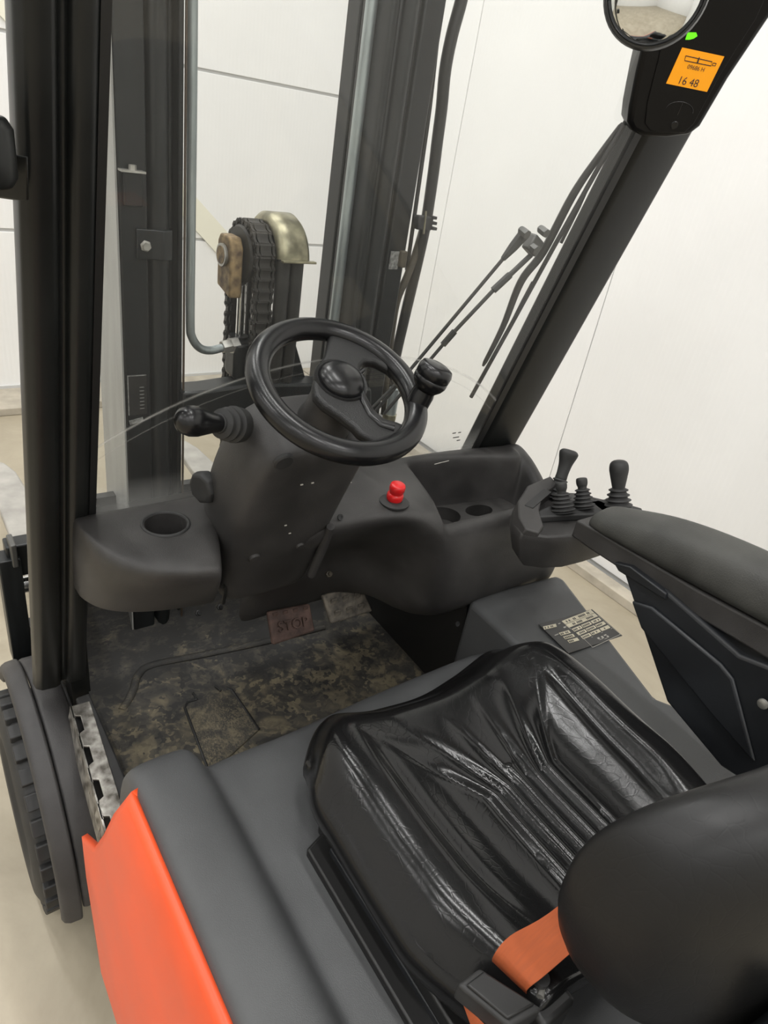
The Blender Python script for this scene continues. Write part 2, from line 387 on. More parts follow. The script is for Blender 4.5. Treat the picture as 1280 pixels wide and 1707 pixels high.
# lamp bracket on the left pillar
lb = MB().prism([PX(0, 300, .128) + V((0, 0, 0)), PX(50, 258, .15), PX(52, 335, .15), PX(20, 335, .135), PX(0, 325, .128)], (-.03, .02, 0)).build('lamp_bracket', 'paint', FL, bevel=.004)
q = PX(8, 262, .12)
MB().lathe([(0, -.03), (.03, -.03), (.036, -.02), (.036, .02), (.03, .03), (0, .03)], q + V((-.02, .04, .0)), (0, 0, 1), 20).build('work_lamp', 'paint', lb, bevel=.003)

# -- windscreen
zz = (-.66, .42)
ys = [ws(z) for z in zz]
gp = MB().add([(.226, ys[0], zz[0]), (1.062, ys[0], zz[0]), (1.062, ys[1], zz[1]), (.226, ys[1], zz[1])], [(0, 1, 2, 3)])
og = (.647 - .003, sum(ys) / 2, GLASS_ZC)
gl = gp.build('windscreen', 'glass', FL, 'clear windscreen pane with a scratched wiper arc', smooth=False, origin=(.647, sum(ys) / 2, GLASS_ZC))
WN = V((0, 1, .28)).normalized(); WU = V((0, -.28, 1)).normalized()
for k, (u, v, w_) in enumerate(((757, 722, .012), (766, 721, .010), (760, 729, .022), (764, 734, .012))):
    p = PP(u, v, WN, (0, .808, 0)); MB().box(p, (w_ * .8, .0006, .0022), Matrix((V((1, 0, 0)), WN, WU)).transposed()).build('pane_stamp', 'print', gl, smooth=False)

# -- wiper
def wp(u, v, off=.025): return PP(u, v, WN, (0, .81 + off, 0))
wi = MB().tube([wp(785, 662), wp(850, 545), wp(925, 408), wp(1000, 275), wp(1052, 188)], .0042, 8).build('wiper_blade', 'rubber', FL, 'thin black wiper blade outside the windscreen')
MB().tube(spline([wp(805, 610, .03), wp(838, 545, .034), wp(868, 470, .036), wp(905, 420, .037), wp(955, 325, .036), wp(1000, 258, .034), wp(1038, 205, .03)]), [.003] + [.005 + .004 * math.sin(math.pi * i / 36) for i in range(1, 36)] + [.003], 8, .7).build('blade_bow', 'wiper', wi)
MB().tube([wp(935, 405, .027), wp(965, 345, .03), wp(985, 300, .032)], .003, 8).build('blade_clip', 'wiper', wi)
MB().tube([wp(842, 560, .027), wp(872, 500, .03), wp(888, 470, .03)], .003, 8).build('blade_clip', 'wiper', wi)
wa = MB().tube([wp(612, 702, .04), wp(838, 432, .04)], .0035, 8).build('wiper_arm', 'wiper', FL, 'black wiper linkage arm behind the steering wheel')
MB().tube([wp(838, 432, .04), wp(855, 412, .042), wp(875, 388, .045)], [.005, .009, .011], 8).build('arm_head', 'wiper', wa)
MB().tube([wp(640, 690, .04), wp(738, 575, .04)], .0035, 8).build('arm_rod', 'wiper', wa)
MB().tube([wp(738, 575, .04), wp(758, 552, .04)], .0065, 8).build('arm_sleeve', 'wiper', wa)
MB().tube([wp(758, 552, .04), wp(822, 484, .04)], .004, 8).build('arm_rod', 'wiper', wa)
MB().tube([wp(822, 484, .04), wp(850, 458, .04)], .007, 8).build('arm_sleeve', 'wiper', wa)
MB().tube([wp(850, 458, .04), wp(885, 425, .042)], .005, 8).build('arm_rod', 'wiper', wa)
MB().box(wp(888, 408, .045), (.030, .02, .03), Matrix.Rotation(.5, 3, 'Y')).build('pivot_block', 'dullmetal', wa, bevel=.004)
for u, v in ((872, 386), (904, 384), (888, 412)):
    MB().lathe([(0, -.012), (.008, -.012), (.008, .004), (.005, .009), (0, .009)], wp(u, v, .035), WN, 6).build('hex_nut', 'dullmetal', wa)
MB().tube([wp(600, 700, .04), wp(660, 640, .04)], .003, 8).build('arm_rod', 'wiper', wa)
MB().lathe([(0, 0), (.018, 0), (.018, .04), (.010, .045), (0, .045)], wp(618, 700, .03), -WN, 14).build('pivot_cap', 'rubber', wa)

# -- mast
MZ0, MZ1 = -1.56, .75
def rail(poly, name, m, label=None): return MB().prism([V((x, y, MZ0)) for x, y in poly], (0, 0, MZ1 - MZ0)).build(name, m, FL, label, bevel=.004, ang=50)
rail([(.350, 1.2), (.397, 1.2), (.397, 1.215), (.364, 1.215), (.364, 1.335), (.39, 1.335), (.39, 1.35), (.350, 1.35)], 'mast_rail', 'mast', 'black outer mast rail behind the cup holder')
MB().box((.348, 1.275, (MZ0 + MZ1) / 2), (.003, .148, MZ1 - MZ0)).build('rail_reflection', 'mastreflection', FL, 'light grey side face of the mast rail', smooth=False)  # added plate, paints the wall's reflection onto the black rail
rail([(.398, 1.226), (.400, 1.212), (.406, 1.202), (.414, 1.197), (.422, 1.197), (.430, 1.202), (.436, 1.212), (.438, 1.226), (.438, 1.24), (.452, 1.24), (.452, 1.212), (.461, 1.210), (.461, 1.30), (.398, 1.30)], 'mast_rail', 'mast', 'black inner mast rail beside the hydraulic pipe')
rail([(.944, 1.2), (.897, 1.2), (.897, 1.215), (.930, 1.215), (.930, 1.335), (.904, 1.335), (.904, 1.35), (.944, 1.35)], 'mast_rail', 'mast', 'black outer mast rail behind the wiper')
rail([(.897, 1.222), (.894, 1.210), (.887, 1.201), (.878, 1.197), (.870, 1.199), (.862, 1.206), (.859, 1.210), (.858, 1.216), (.846, 1.216), (.846, 1.205), (.832, 1.205), (.829, 1.215), (.829, 1.30), (.896, 1.30)], 'mast_rail', 'mast', 'black inner mast rail with stepped edges')
rail([(.829, 1.305), (.84, 1.305), (.84, 1.352), (.829, 1.352)], 'mast_rail', 'mast')
MB().tube([(.822, 1.258, MZ0), (.822, 1.258, MZ1)], .0115, 12).build('guide_strip', 'baresteel', FL, 'worn bare steel running edge of the mast rail')
MB().box((.4605, 1.203, -.35), (.003, .004, 1.7)).build('rust_edge', 'rustline', FL, smooth=False)
# rail fittings on the left
sb = MB().box((.372, 1.196, -.155), (.030, .012, .050)).build('stop_block', 'mast', FL, bevel=.002)
MB().box((.370, 1.19, -.128), (.038, .02, .003)).build('block_tab', 'steel', sb, smooth=False)
MB().lathe([(0, 0), (.006, 0), (.006, .008), (0, .008)], (.371, 1.19, -.127), (0, 0, 1), 6).build('hex_bolt', 'steel', sb)
cl = MB().prism([V((.376, 1.193, -.262)), V((.404, 1.193, -.262)), V((.418, 1.186, -.262)), V((.434, 1.190, -.262)), V((.439, 1.203, -.262)), V((.376, 1.199, -.262))], (0, 0, .048)).build('rail_clamp', 'mast', FL, 'black sheet clamp bolted round the mast rail', bevel=.0015)
MB().lathe([(0, 0), (.0095, 0), (.0095, .002), (.0065, .003), (.0065, .008), (0, .008)], (.390, 1.193, -.240), (0, -1, 0), 6).build('hex_bolt', 'steel', cl)
pl = MB().box((.371, 1.198, -.505), (.034, .003, .078)).build('type_plate', 'plate', FL, 'small black embossed type plate on the mast rail', smooth=False)
MB().box((.371, 1.197, -.467), (.034, .002, .0015)).build('plate_edge', 'scratch', pl, smooth=False)
MB().box((.3545, 1.197, -.505), (.0012, .002, .078)).build('plate_edge', 'scratch', pl, smooth=False)
for k in range(7): MB().box((.379, 1.1962, -.49 - k * .007), (.008, .0008, .0012)).build('plate_mark', 'scratch', pl, smooth=False)
MB().box((.368, 1.198, -.557), (.026, .002, .008), Matrix.Rotation(-.2, 3, 'Y')).build('paint_chip', 'scratch', FL, smooth=False)
q = V((.346, 1.258, -.03))
MB().prism([q + V((0, .028 * math.cos(t * math.pi / 12), .04 * math.sin(t * math.pi / 12))) for t in range(24)], (-.0012, 0, 0)).build('round_sticker', 'pink', FL, 'pale pink round sticker on the mast rail', smooth=False)
# hydraulic pipe
hp = MB().tube(spline([PY(321, -40, 1.215), PY(320, 200, 1.215), PY(318, 400, 1.215), PY(317, 535, 1.217), PY(320, 562, 1.22), PY(333, 580, 1.225), PY(352, 584, 1.23), PY(375, 578, 1.235)]), .0082, 12).build('hydraulic_pipe', 'baresteel', FL, 'grey steel hydraulic pipe bending into the lift cylinder')
MB().lathe([(0, 0), (.012, 0), (.0135, .004), (.0135, .018), (.012, .022), (0, .022)], PY(370, 579, 1.233), (1, .1, .12), 6).build('pipe_nut', 'steel', hp)
MB().lathe([(0, 0), (.016, 0), (.016, .016), (0, .016)], PY(384, 577, 1.236), (1, .1, .12), 6).build('pipe_nut', 'steel', hp)
# lift cylinder, sheave, chains
SY, SZ = 1.268, -.265
cy = MB().lathe([(0, 0), (.016, 0), (.016, .9), (.02, .905), (.02, .95), (0, .95)], (.598, 1.262, -1.37), (0, 0, 1), 18).build('lift_cylinder', 'mast', FL, 'black lift cylinder with polished rod under the chain sheave')
MB().lathe([(0, 0), (.0085, 0), (.0085, .16), (0, .16)], (.600, 1.262, -.45), (0, 0, 1), 16).build('piston_rod', 'chrome', cy)
MB().lathe([(0, 0), (.005, 0), (.005, .16), (0, .16)], (.628, 1.262, -.45), (0, 0, 1), 12).build('piston_rod', 'chrome', cy)
MB().box((.597, 1.245, -.462), (.05, .05, .075)).build('port_block', 'mast', cy, bevel=.008)
blk = [V((.563, SY - .030, SZ - .075)), V((.563, SY + .030, SZ - .062)), V((.563, SY + .032, SZ + .022)), V((.563, SY + .022, SZ + .036)), V((.563, SY - .018, SZ + .036)), V((.563, SY - .030, SZ + .018))]
sh = MB().prism(blk, (.026, 0, 0)).build('sheave_bracket', 'rusty', FL, 'rust stained yellow bearing block of the chain sheave', bevel=.004)
MB().lathe([(0, 0), (.019, 0), (.021, .003), (.021, .008), (0, .008)], (.564, SY, SZ), (-1, 0, 0), 24).build('axle_ring', 'steel', sh)
MB().lathe([(0, 0), (.0165, 0), (.0165, .009), (0, .009)], (.564, SY, SZ), (-1, 0, 0), 24).build('axle_end', 'rusty', sh)
sv = MB().lathe([(0, 0), (.052, 0), (.056, .004), (.048, .008), (.048, .05), (.05, .054), (.066, .058), (.066, .062), (.055, .066), (.055, .10), (.066, .104), (.066, .108), (0, .108)], (.592, SY, SZ), (1, 0, 0), 40).build('chain_sheave', 'chain', FL, 'dark grooved sheave carrying the lift chain')
ch = thing_chain = MB().box((.618, SY, SZ), (.05, .03, .03)).build('lift_chain', 'chain', FL, 'black leaf chain running over the sheave', bevel=.003)
P_ = .0205; Rc = .060
path = []; s = 0
L1 = .55; arc = math.pi * Rc; n = int((2 * L1 + arc) / P_)
lk = None
for i in range(n):
    s = i * P_
    if s < L1: y, z_, t = SY + Rc, SZ - L1 + s, 0.
    elif s < L1 + arc:
        t = (s - L1) / Rc; y, z_ = SY + Rc * math.cos(t), SZ + Rc * math.sin(t)
    else: y, z_, t = SY - Rc, SZ - (s - L1 - arc), math.pi
    if z_ < -.70: continue
    if lk is None:
        poly = []
        for k in range(5): a = -math.pi / 2 + (k - 2) * .75; poly.append((math.cos(a) * .0078, -.0085 + math.sin(a) * .0078))
        poly.append((.0052, 0))
        for k in range(5): a = math.pi / 2 + (k - 2) * .75; poly.append((math.cos(a) * .0078, .0085 + math.sin(a) * .0078))
        poly.append((-.0052, 0))
        mb = MB()
        for x0, x1 in ((0, .005), (.008, .030), (.033, .038)): mb.prism([V((.599 + x0, y + a, z_ + b)) for a, b in poly], (x1 - x0, 0, 0))
        for dz in (-.0085, .0085): mb.lathe([(0, 0), (.0036, 0), (.0036, .043), (0, .043)], (.5965, y, z_ + dz), (1, 0, 0), 8)
        lk = mb.build('chain_link', 'chain', ch); lk.rotation_euler = (t, 0, 0)
    else:
        o = dup(lk, V((.6175 + (.0012 if i % 2 else -.0012), y, z_ + H)), ch, (t, 0, 0))
hs = MB()
pts = [V((.678, SY + .058, SZ - .35)), V((.678, SY + .06, SZ))] + [V((.678, SY + .061 * math.cos(t * math.pi / 12), SZ + .061 * math.sin(t * math.pi / 12))) for t in range(1, 12)] + [V((.678, SY - .061, SZ)), V((.678, SY - .061, SZ - .13)), V((.676, SY - .055, SZ - .35))]
for dx in (-.0205, .008): MB().tube([p + V((dx, 0, 0)) for p in pts], .0145, 12).build('lift_hose', 'hose', FL)
def arcsec(x, r): return [V((x, SY - r * math.cos(t), SZ + r * math.sin(t))) for t in [math.radians(8 + 112 * k / 14) for k in range(15)]]
gsec = [[arcsec(x, r)[k] for x, r in ((.640, .066), (.640, .074), (.650, .083), (.698, .083), (.706, .076), (.708, .070), (.702, .072), (.695, .078), (.652, .078), (.645, .072))] for k in range(15)]
gd = MB().loft(gsec).build('sheave_guard', 'zinc', FL, 'yellow zinc plated guard arched over the sheave', bevel=0, ang=60)
MB().box((.676, SY - .088, SZ + .010), (.072, .012, .004)).build('guard_lip', 'zinc', gd, bevel=.001)
# plates and crossmember between the rails
bp_ = MB().prism([PY(418, 533, 1.235), PY(490, 528, 1.235), PY(492, 570, 1.235), PY(520, 668, 1.235), PY(420, 668, 1.235)], (0, .012, 0)).build('cylinder_bracket', 'mast', FL, 'black bracket plate under the lift hoses', bevel=.002)
MB().lathe([(0, 0), (.0075, 0), (.0075, .006), (0, .006)], PY(432, 551, 1.233), (0, -1, 0), 6).build('hex_bolt', 'zinc', bp_)
cm = MB().prism([PY(305, 655, 1.19), PY(345, 652, 1.19), PY(415, 641, 1.19), PY(520, 640, 1.19), PY(620, 648, 1.19), PY(620, 690, 1.19), PY(420, 690, 1.19), PY(305, 690, 1.19)], (0, .06, 0)).build('mast_crossmember', 'mast', FL, 'black crossmember between the mast rails', bevel=.006)
# hoses on the right of the mast
YH = 1.235
h1 = MB().tube(spline([PY(776, -40, YH), PY(769, 0, YH), PY(753, 60, YH), PY(742, 117, YH), PY(736, 180, YH), PY(729, 234, YH), PY(722, 290, YH), PY(711, 365, YH), PY(702, 410, YH), PY(686, 480, YH), PY(672, 540, YH), PY(657, 610, YH), PY(648, 690, YH)], 5), .0122, 10).build('mast_hose', 'hose', FL, 'thick black hose held by the clamp beside the mast')
h2 = MB().tube(spline([PY(740, -40, YH), PY(736, 0, YH), PY(727, 80, YH), PY(716, 180, YH), PY(702, 280, YH), PY(690, 365, YH), PY(678, 450, YH)], 5), .0045, 8).build('mast_hose', 'hose', FL, 'thin black hose close to the mast rail')
h3 = MB().tube(spline([PY(704, 385, YH + .01), PY(692, 425, YH), PY(678, 462, YH - .01), PY(662, 500, YH - .01), PY(653, 550, YH - .01), PY(646, 610, YH), PY(640, 690, YH)], 5), .0085, 10).build('mast_hose', 'hosebrown', FL, 'brownish dusty hose curving to the mast')
hc = MB().box(PY(705, 371, YH - .012), (.042, .02, .028)).build('hose_clamp', 'rubber', FL, 'black hose clamp with brass bolt on the mast', bevel=.004)
MB().tube([PY(710, 352, YH - .026), PY(706, 390, YH - .026)], .002, 8).build('clamp_bolt', 'zinc', hc)
for dv in (-9, 0, 9): MB().box(PY(720, 371 + dv, YH - .014), (.012, .022, .006)).build('clamp_rib', 'rubber', hc, bevel=.001)
tb = MB().box(PY(657, 434, 1.196), (.022, .003, .036)).build('mast_tab', 'scratch', FL, 'small speckled bare metal tab on the mast', smooth=False)
MB().box(PY(671, 432, 1.19), (.016, .012, .034)).build('tab_pad', 'hosebrown', tb, bevel=.003)
fp = MB().lathe([(0, 0), (.013, 0), (.013, .10), (0, .10)], PY(647, 712, 1.19), (0, 0, 1), 14).build('hose_fitting', 'baresteel', FL)
MB().lathe([(0, 0), (.018, 0), (.018, .016), (0, .016)], PY(648, 700, 1.19), (0, 0, 1), 6).build('pipe_nut', 'zinc', fp)

# -- forks and carriage
def fork(x0, x1, label):
    zt = -1.345; yh = 1.52; yt = 2.66
    top = [V((x0, yh, zt)), V((x1, yh, zt)), V((x1, yt - .28, zt)), V((x1 - .012, yt - .1, zt)), V((x1 - .035, yt - .02, zt)), V(((x0 + x1) / 2, yt, zt)), V((x0 + .035, yt - .02, zt)), V((x0 + .012, yt - .1, zt)), V((x0, yt - .28, zt))]
    f = MB().prism(top, (0, 0, -.035)).build('fork', 'fork', FL, label, bevel=.008)
    MB().box(((x0 + x1) / 2, yh - .01, zt + .12), (x1 - x0, .038, .30)).build('fork_shank', 'fork', f, bevel=.008)
fork(.235, .345, 'light grey worn fork tine beside the left pillar'); fork(.95, 1.06, 'light grey worn fork tine behind the steering column')
ca = MB().box((XC, 1.46, -.985), (1.0, .045, .085)).build('fork_carriage', 'mast', FL, 'black fork carriage bar in front of the mast', bevel=.004)
MB().tube([(.15, 1.455, -1.065), (1.14, 1.455, -1.065)], .02, 14).build('carriage_shaft', 'chrome', ca)
MB().box((.150, 1.45, -1.12), (.045, .05, .30)).build('carriage_side_plate', 'mast', ca, bevel=.003)
MB().box((1.144, 1.45, -1.12), (.045, .05, .30)).build('carriage_side_plate', 'mast', ca, bevel=.003)
MB().box((XC, 1.46, -1.22), (1.0, .045, .07)).build('carriage_bar', 'mast', ca, bevel=.004)
MB().box((.160, 1.44, -.955), (.012, .052, .06)).build('carriage_tape', 'dullmetal', ca, bevel=.003)

# -- dashboard
def ysec(x, pts): return [V((x if len(p) == 2 else p[2], p[0], p[1])) for p in pts]
def dash_arch(x, yr, zr, ym, yb):
    return ysec(x, [(1.05, -1.0), (1.0, -.63), (.982, -.602), (.965, -.598), (.95, -.598), (.945, -.598), (.93, -.598), (.90, -.598), (.88, -.598), (.86, -.598), (yr + .05, zr + .004), (yr + .03, zr + .003), (yr + .012, zr), (yr, zr - .022), (ym, -.70), (yb - .01, -.80), (yb, -.86), (1.05, -1.0)])
def dash_bin(xr, xf, cav, face=(0, 0, 0)):     # xr / xf: x at the rear and at the front (the bin's side wall runs at a slant)
    def X(y): return xr + (xf - xr) * (min(max(y, .75), .99) - .755) / .2
    yo = .985 - max(0, xf - 1.0) * .14; yi = .958 - max(0, xf - .88) ** 1.6 * .55
    P = [(1.05, -1.0), (1.0, -.63), (yo, -.602), ((yo + yi) / 2, -.596), (yi + .006, -.599), (yi, -.612), (yi - .004, -.71), (yi - .016, -.735), (.86, -.738), (.815, -.735), (.80, -.72), (.795, -.655), (.784, -.640), (.754, -.652), (.748, -.71), (.752, -.82), (.765, -.90), (1.05, -1.0)]
    if not cav: P = [(y, z if not 4 <= k <= 13 else (-.598, -.599, -.600, -.601, -.602, -.606, -.612, -.618, -.625, -.645)[k - 4]) for k, (y, z) in enumerate(P)]
    return [V((X(y), y + (face[k - 14] if 14 <= k <= 16 else 0), z)) for k, (y, z) in enumerate(P)]
secs = [dash_arch(.50, .80, -.602, .85, .95), dash_arch(.56, .80, -.602, .86, .96), dash_arch(.63, .80, -.602, .88, .97), dash_arch(.70, .79, -.602, .88, .97), dash_arch(.75, .775, -.604, .84, .95),
        dash_bin(.785, .838, 0, (.045, .10, .13)), dash_bin(.798, .852, 0, (.02, .05, .07)), dash_bin(.803, .857, 1, (.01, .03, .05)), dash_bin(.82, .872, 1, (0, .005, .02)), dash_bin(.86, .91, 1), dash_bin(.95, .98, 1), dash_bin(1.06, 1.07, 1), dash_bin(1.115, 1.12, 1), dash_bin(1.135, 1.138, 1)]
end = [(1.05, -1.0), (1.0, -.63), (.966, -.603), (.955, -.600), (.94, -.601), (.92, -.608), (.90, -.616), (.875, -.631), (.85, -.648), (.825, -.668), (.80, -.690), (.785, -.705), (.772, -.722), (.757, -.75), (.750, -.79), (.752, -.84), (.765, -.90), (1.05, -1.0)]
secs.append(ysec(1.144, end)); secs.append(ysec(1.172, end))
secs.append(ysec(1.188, [(p[0] if i in (0, 17) else p[0] + .008, p[1] - .008) for i, p in enumerate(end)]))
secs.append(ysec(1.192, [(p[0] * .9 + .09, p[1] * .9 - .085) for p in end]))
db = MB().loft(secs).build('dashboard', 'dash', FL, 'black moulded dashboard with an open storage bin', sub=2)
# tray insert inside the bin
tr = MB().prism([V((.865, .935, -.738)), V((1.10, .90, -.738)), V((1.115, .83, -.738)), V((.84, .815, -.738))], (0, 0, .04)).build('bin_tray', 'dash', db, bevel=.012)
for x, y, rx, ry in ((.905, .880, .042, .034), (1.0, .868, .036, .022)):
    c = MB().add([V((x + rx * math.cos(t * math.pi / 16), y + ry * math.sin(t * math.pi / 16), zq)) for zq in (-.728, -.67) for t in range(32)], [tuple(range(31, -1, -1)), tuple(range(32, 64))] + [(i, (i + 1) % 32, (i + 1) % 32 + 32, i + 32) for i in range(32)]).build('cutter', None)
    bpy.context.view_layer.update(); cut(tr, c)
# left pod with cup holder
pod = []
for x, yr, yb in ((.196, .93, .985), (.199, .90, .97), (.208, .868, .945), (.226, .838, .92), (.26, .808, .90), (.31, .787, .885), (.36, .774, .876), (.402, .768, .872), (.408, .770, .874)):
    e_ = .012 if x in (.196, .408) else 0
    pod.append(ysec(x, [(1.02, -.78), (1.0, -.63), (.984, -.604 - e_), (.93, -.600 - e_), (max(.87, yr + .03), -.600 - e_), (yr + .018, -.603 - e_), (yr + .003, -.612 - e_), (yr, -.63 - e_), ((yr + yb) / 2, -.70), (yb - .004, -.757), (yb + .004, -.768), (yb + .04, -.77)]))
pod = [[V((.196 + (p.x - .196) / .212 * (.358 + max(0, p.y - .766) * .36 - .196), p.y, p.z)) for p in q] for q in pod]
pd = MB().loft(pod).build('dash_pod', 'dash', FL, 'black rounded dash pod with a round cup holder', sub=2)
cc = PZ(276, 873, -.6)
c = MB().lathe([(0, -.075), (.031, -.075), (.033, .03), (0, .03)], cc, (0, 0, 1), 40).build('cutter', None)
bpy.context.view_layer.update(); cut(pd, c)
MB().lathe([(.0325, -.004), (.0335, .0015), (.0355, .0025), (.038, .0015), (.0385, -.002)], cc, (0, 0, 1), 48, caps=False).build('cup_ring', 'rubber', pd, ang=80)
# emergency stop button
eb = thing_btn = MB().lathe([(0, 0), (.028, 0), (.028, .003), (.024, .005), (0, .005)], PZ(657, 838, -.5995), (0, 0, 1), 36).build('emergency_button', 'rubber', FL, 'red emergency stop button on a black collar')
bc = PZ(657, 832, -.594)
MB().lathe([(0, 0), (.0145, 0), (.0155, .004), (.0155, .010), (.0145, .013), (.0125, .0145), (.0125, .018), (.0145, .0205), (.0148, .028), (.0138, .032), (.012, .0335), (0, .0335)], bc, (0, -.12, 1), 32).build('red_button', 'red', eb, 'bright red plastic button', ang=50)
for u, v, y in ((567, 862, .815), (762, 1040, .77)):
    MB().lathe([(0, 0), (.006, 0), (.0055, .002), (.003, .002), (.003, .0008), (0, .0008)], PY(u, v, y), (0, -.8, .5), 16).build('dash_screw', 'rubber', db)

for u, v, y in ((547, 957, .965), (330, 1022, 1.13), (366, 1012, 1.13)):
    MB().lathe([(0, 0), (.0075, 0), (.0075, .005), (.0045, .006), (.0045, .012), (0, .012)], PY(u, v, y), (0, -.8, .6), 6).build('dash_bolt', 'hosebrown' if u > 500 else 'black', db)
for a_, b_ in (((724, 774), (748, 768)), ((731, 772), (739, 770))):
    MB().tube([PY(*a_, .942), PY(*b_, .936)], .0009, 5).build('scratch_mark', 'whiteline', db)
for u, v, w_ in ((578, 798, .006), (574, 806, .004), (583, 803, .003)): MB().box(PZ(u, v, -.598), (w_, .010, .0012)).build('scratch_mark', 'whiteline', db, smooth=False)

# -- steering column
WNV = V((0, -.434, .901)); WE2 = V((0, .901, .434)); WC = V((.504, .737, -.324))
def csec(s, xc, hw, rear, front, xf=0):
    o = WC - WNV * s; o.x = xc
    return [o + V((hx * hw, 0, 0)) + WE2 * f + V((xf if f > 0 else 0, 0, 0)) for hx, f in ((-1, -rear * .75), (-.82, -rear), (0, -rear * 1.02), (.82, -rear), (1, -rear * .75), (1, front * .8), (.8, front), (-.8, front), (-1, front * .8))]
co = MB().loft([csec(.070, .497, .055, .035, .045), csec(.074, .494, .080, .047, .06), csec(.09, .486, .094, .054, .066), csec(.15, .477, .100, .060, .07), csec(.25, .476, .100, .064, .072), csec(.36, .488, .098, .064, .072), csec(.47, .505, .093, .06, .07), csec(.52, .51, .09, .058, .07)]).build('steering_column', 'dash', FL, 'black plastic steering column shroud', sub=2)
MB().lathe([(.047, .13), (.044, .09), (.036, .05), (.034, .01), (0, .01)], WC, -WNV, 28).build('column_neck', 'dash', co)
RP = WC - WNV * .25 - WE2 * .065
def rcol(u, v): return PP(u, v, -WE2, RP)
for u, v, r in ((473, 770, .0145), (500, 910, .008), (424, 930, .010)):
    MB().lathe([(0, -.004), (r, -.004), (r, .001), (r * .85, .003), (0, .0035)], rcol(u, v), -WE2, 24).build('screw_cap', 'rubber' if r > .012 else 'dash', co)
MB().tube([rcol(551, 878), rcol(541, 905), rcol(519, 958)], [.007, .0085, .008], 10).build('column_trim', 'fender', co, 'lighter rounded trim bar')
MB().tube([PX(372, 930, .412), PX(378, 960, .415), PX(372, 1005, .42)], .004, 8).build('column_gap', 'black', co)
for u, v in ((503, 808), (521, 805), (476, 876), (483, 889)):
    MB().box(rcol(u, v), (.004, .0012, .0018)).build('paint_speck', 'whiteline', co, smooth=False)
# hex knob on the left flank
kq = PX(356, 806, .392)
kn = MB().lathe([(0, -.01), (.014, -.01), (.014, .012), (0, .012)], kq, (-1, -.35, 0), 16).build('column_knob', 'rubber', FL, 'black octagonal knob on the side of the steering column')
MB().lathe([(0, .006), (.021, .006), (.0265, .010), (.0275, .018), (.0265, .026), (.0225, .030), (0, .031)], kq, (-1, -.35, 0), 8).build('knob_grip', 'rubber', kn, bevel=.004, ang=20)
# direction lever
q0, q1 = PY(392, 708, .79), PY(318, 702, .76)
dv = (q1 - q0); Ld = dv.length
dl = MB().lathe([(0, -.01), (.024, -.01), (.0255, .003), (.0255, .006), (.0185, .0095), (.0185, .011), (.0235, .014), (.0235, .017), (.0165, .0205), (.0165, .022), (.0205, .025), (.0205, .028), (.0135, .031), (.013, .034), (.010, .036), (0, .036)], q0, dv, 24).build('direction_lever', 'rubber', FL, 'black direction lever with ribbed rubber boot')
MB().lathe([(0, .03), (.0115, .032), (.0135, .045), (.0165, .060), (.0195, .075), (.0198, .086), (.017, .097), (.010, .104), (0, .106)], q0, dv, 24).build('lever_handle', 'gloss', dl, 'glossy black lever handle')
# steering wheel
WR = .1155; RT = .0165
mb = MB(); secs = []
for k in range(72):
    a = k * 2 * math.pi / 72; rd = V((math.cos(a), 0, 0)) + WE2 * math.sin(a)
    secs.append([WC + rd * (WR + RT * 1.02 * math.cos(b)) + WNV * (RT * .95 * math.sin(b)) for b in [i * 2 * math.pi / 18 for i in range(18)]])
secs.append(secs[0]); mb.loft(secs, caps=False)
sw = mb.build('steering_wheel', 'gloss', FL, 'glossy black steering wheel with spinner knob', ang=80)
def wpl(cx, cy, off=0): return PP(280 + cx / 2.56, 500 + cy / 2.56, WNV, WC + WNV * off)
sp_ = [(675, 175), (655, 262), (622, 330), (604, 395), (612, 440), (650, 482), (715, 525), (775, 572), (800, 600), (870, 640), (960, 615), (1010, 570), (955, 548), (905, 535), (862, 495), (832, 440), (815, 375), (806, 318), (825, 296), (870, 296), (925, 325), (975, 375), (985, 330), (900, 235), (800, 170), (730, 130)]
MB().prism([wpl(x, y, -.012) for x, y in sp_], WNV * .017).build('wheel_spoke', 'spoke', sw, 'grained black spoke plate', bevel=.006, ang=60)
MB().tube([wpl(x, y, .003) for x, y in ((835, 298), (812, 318), (818, 372), (832, 436), (862, 494), (905, 534), (960, 550))], [.003, .005, .006, .006, .006, .006, .007], 10).build('spoke_ridge', 'gloss', sw)
hubc = wpl(738, 345, .004)
MB().lathe([(0, -.004), (.034, -.004), (.034, .004), (.031, .009), (.024, .0135), (.014, .016), (0, .017)], hubc, WNV, 36).build('hub_cap', 'gloss', sw, 'glossy black domed hub cap', ang=70)
MB().lathe([(.0345, .002), (.0375, .004), (.039, .001), (.039, -.006)], hubc, WNV, 36).build('hub_ring', 'spoke', sw, ang=80)
MB().lathe([(0, -.10), (.036, -.10), (.034, -.01), (.030, 0), (0, 0)], WC - WNV * .004, WNV, 28).build('hub_sleeve', 'spoke', sw)
kp = PP(698, 668, WNV, WC + WNV * .008)
kd = (PP(726, 618, WNV, WC + WNV * .055) - kp).normalized()
sk = MB().lathe([(0, -.012), (.017, -.012), (.017, .012), (.0155, .018), (.0165, .030), (0, .031)], kp, kd, 24).build('spinner_post', 'gloss', sw)
MB().lathe([(0, .018), (.015, .018), (.022, .026), (.0252, .033), (.0252, .038), (.024, .0395), (.0252, .041), (.0255, .050), (.023, .0565), (.015, .0595), (0, .060)], kp, kd, 32).build('spinner_knob', 'gloss', sk, 'glossy black spinner knob', ang=50)

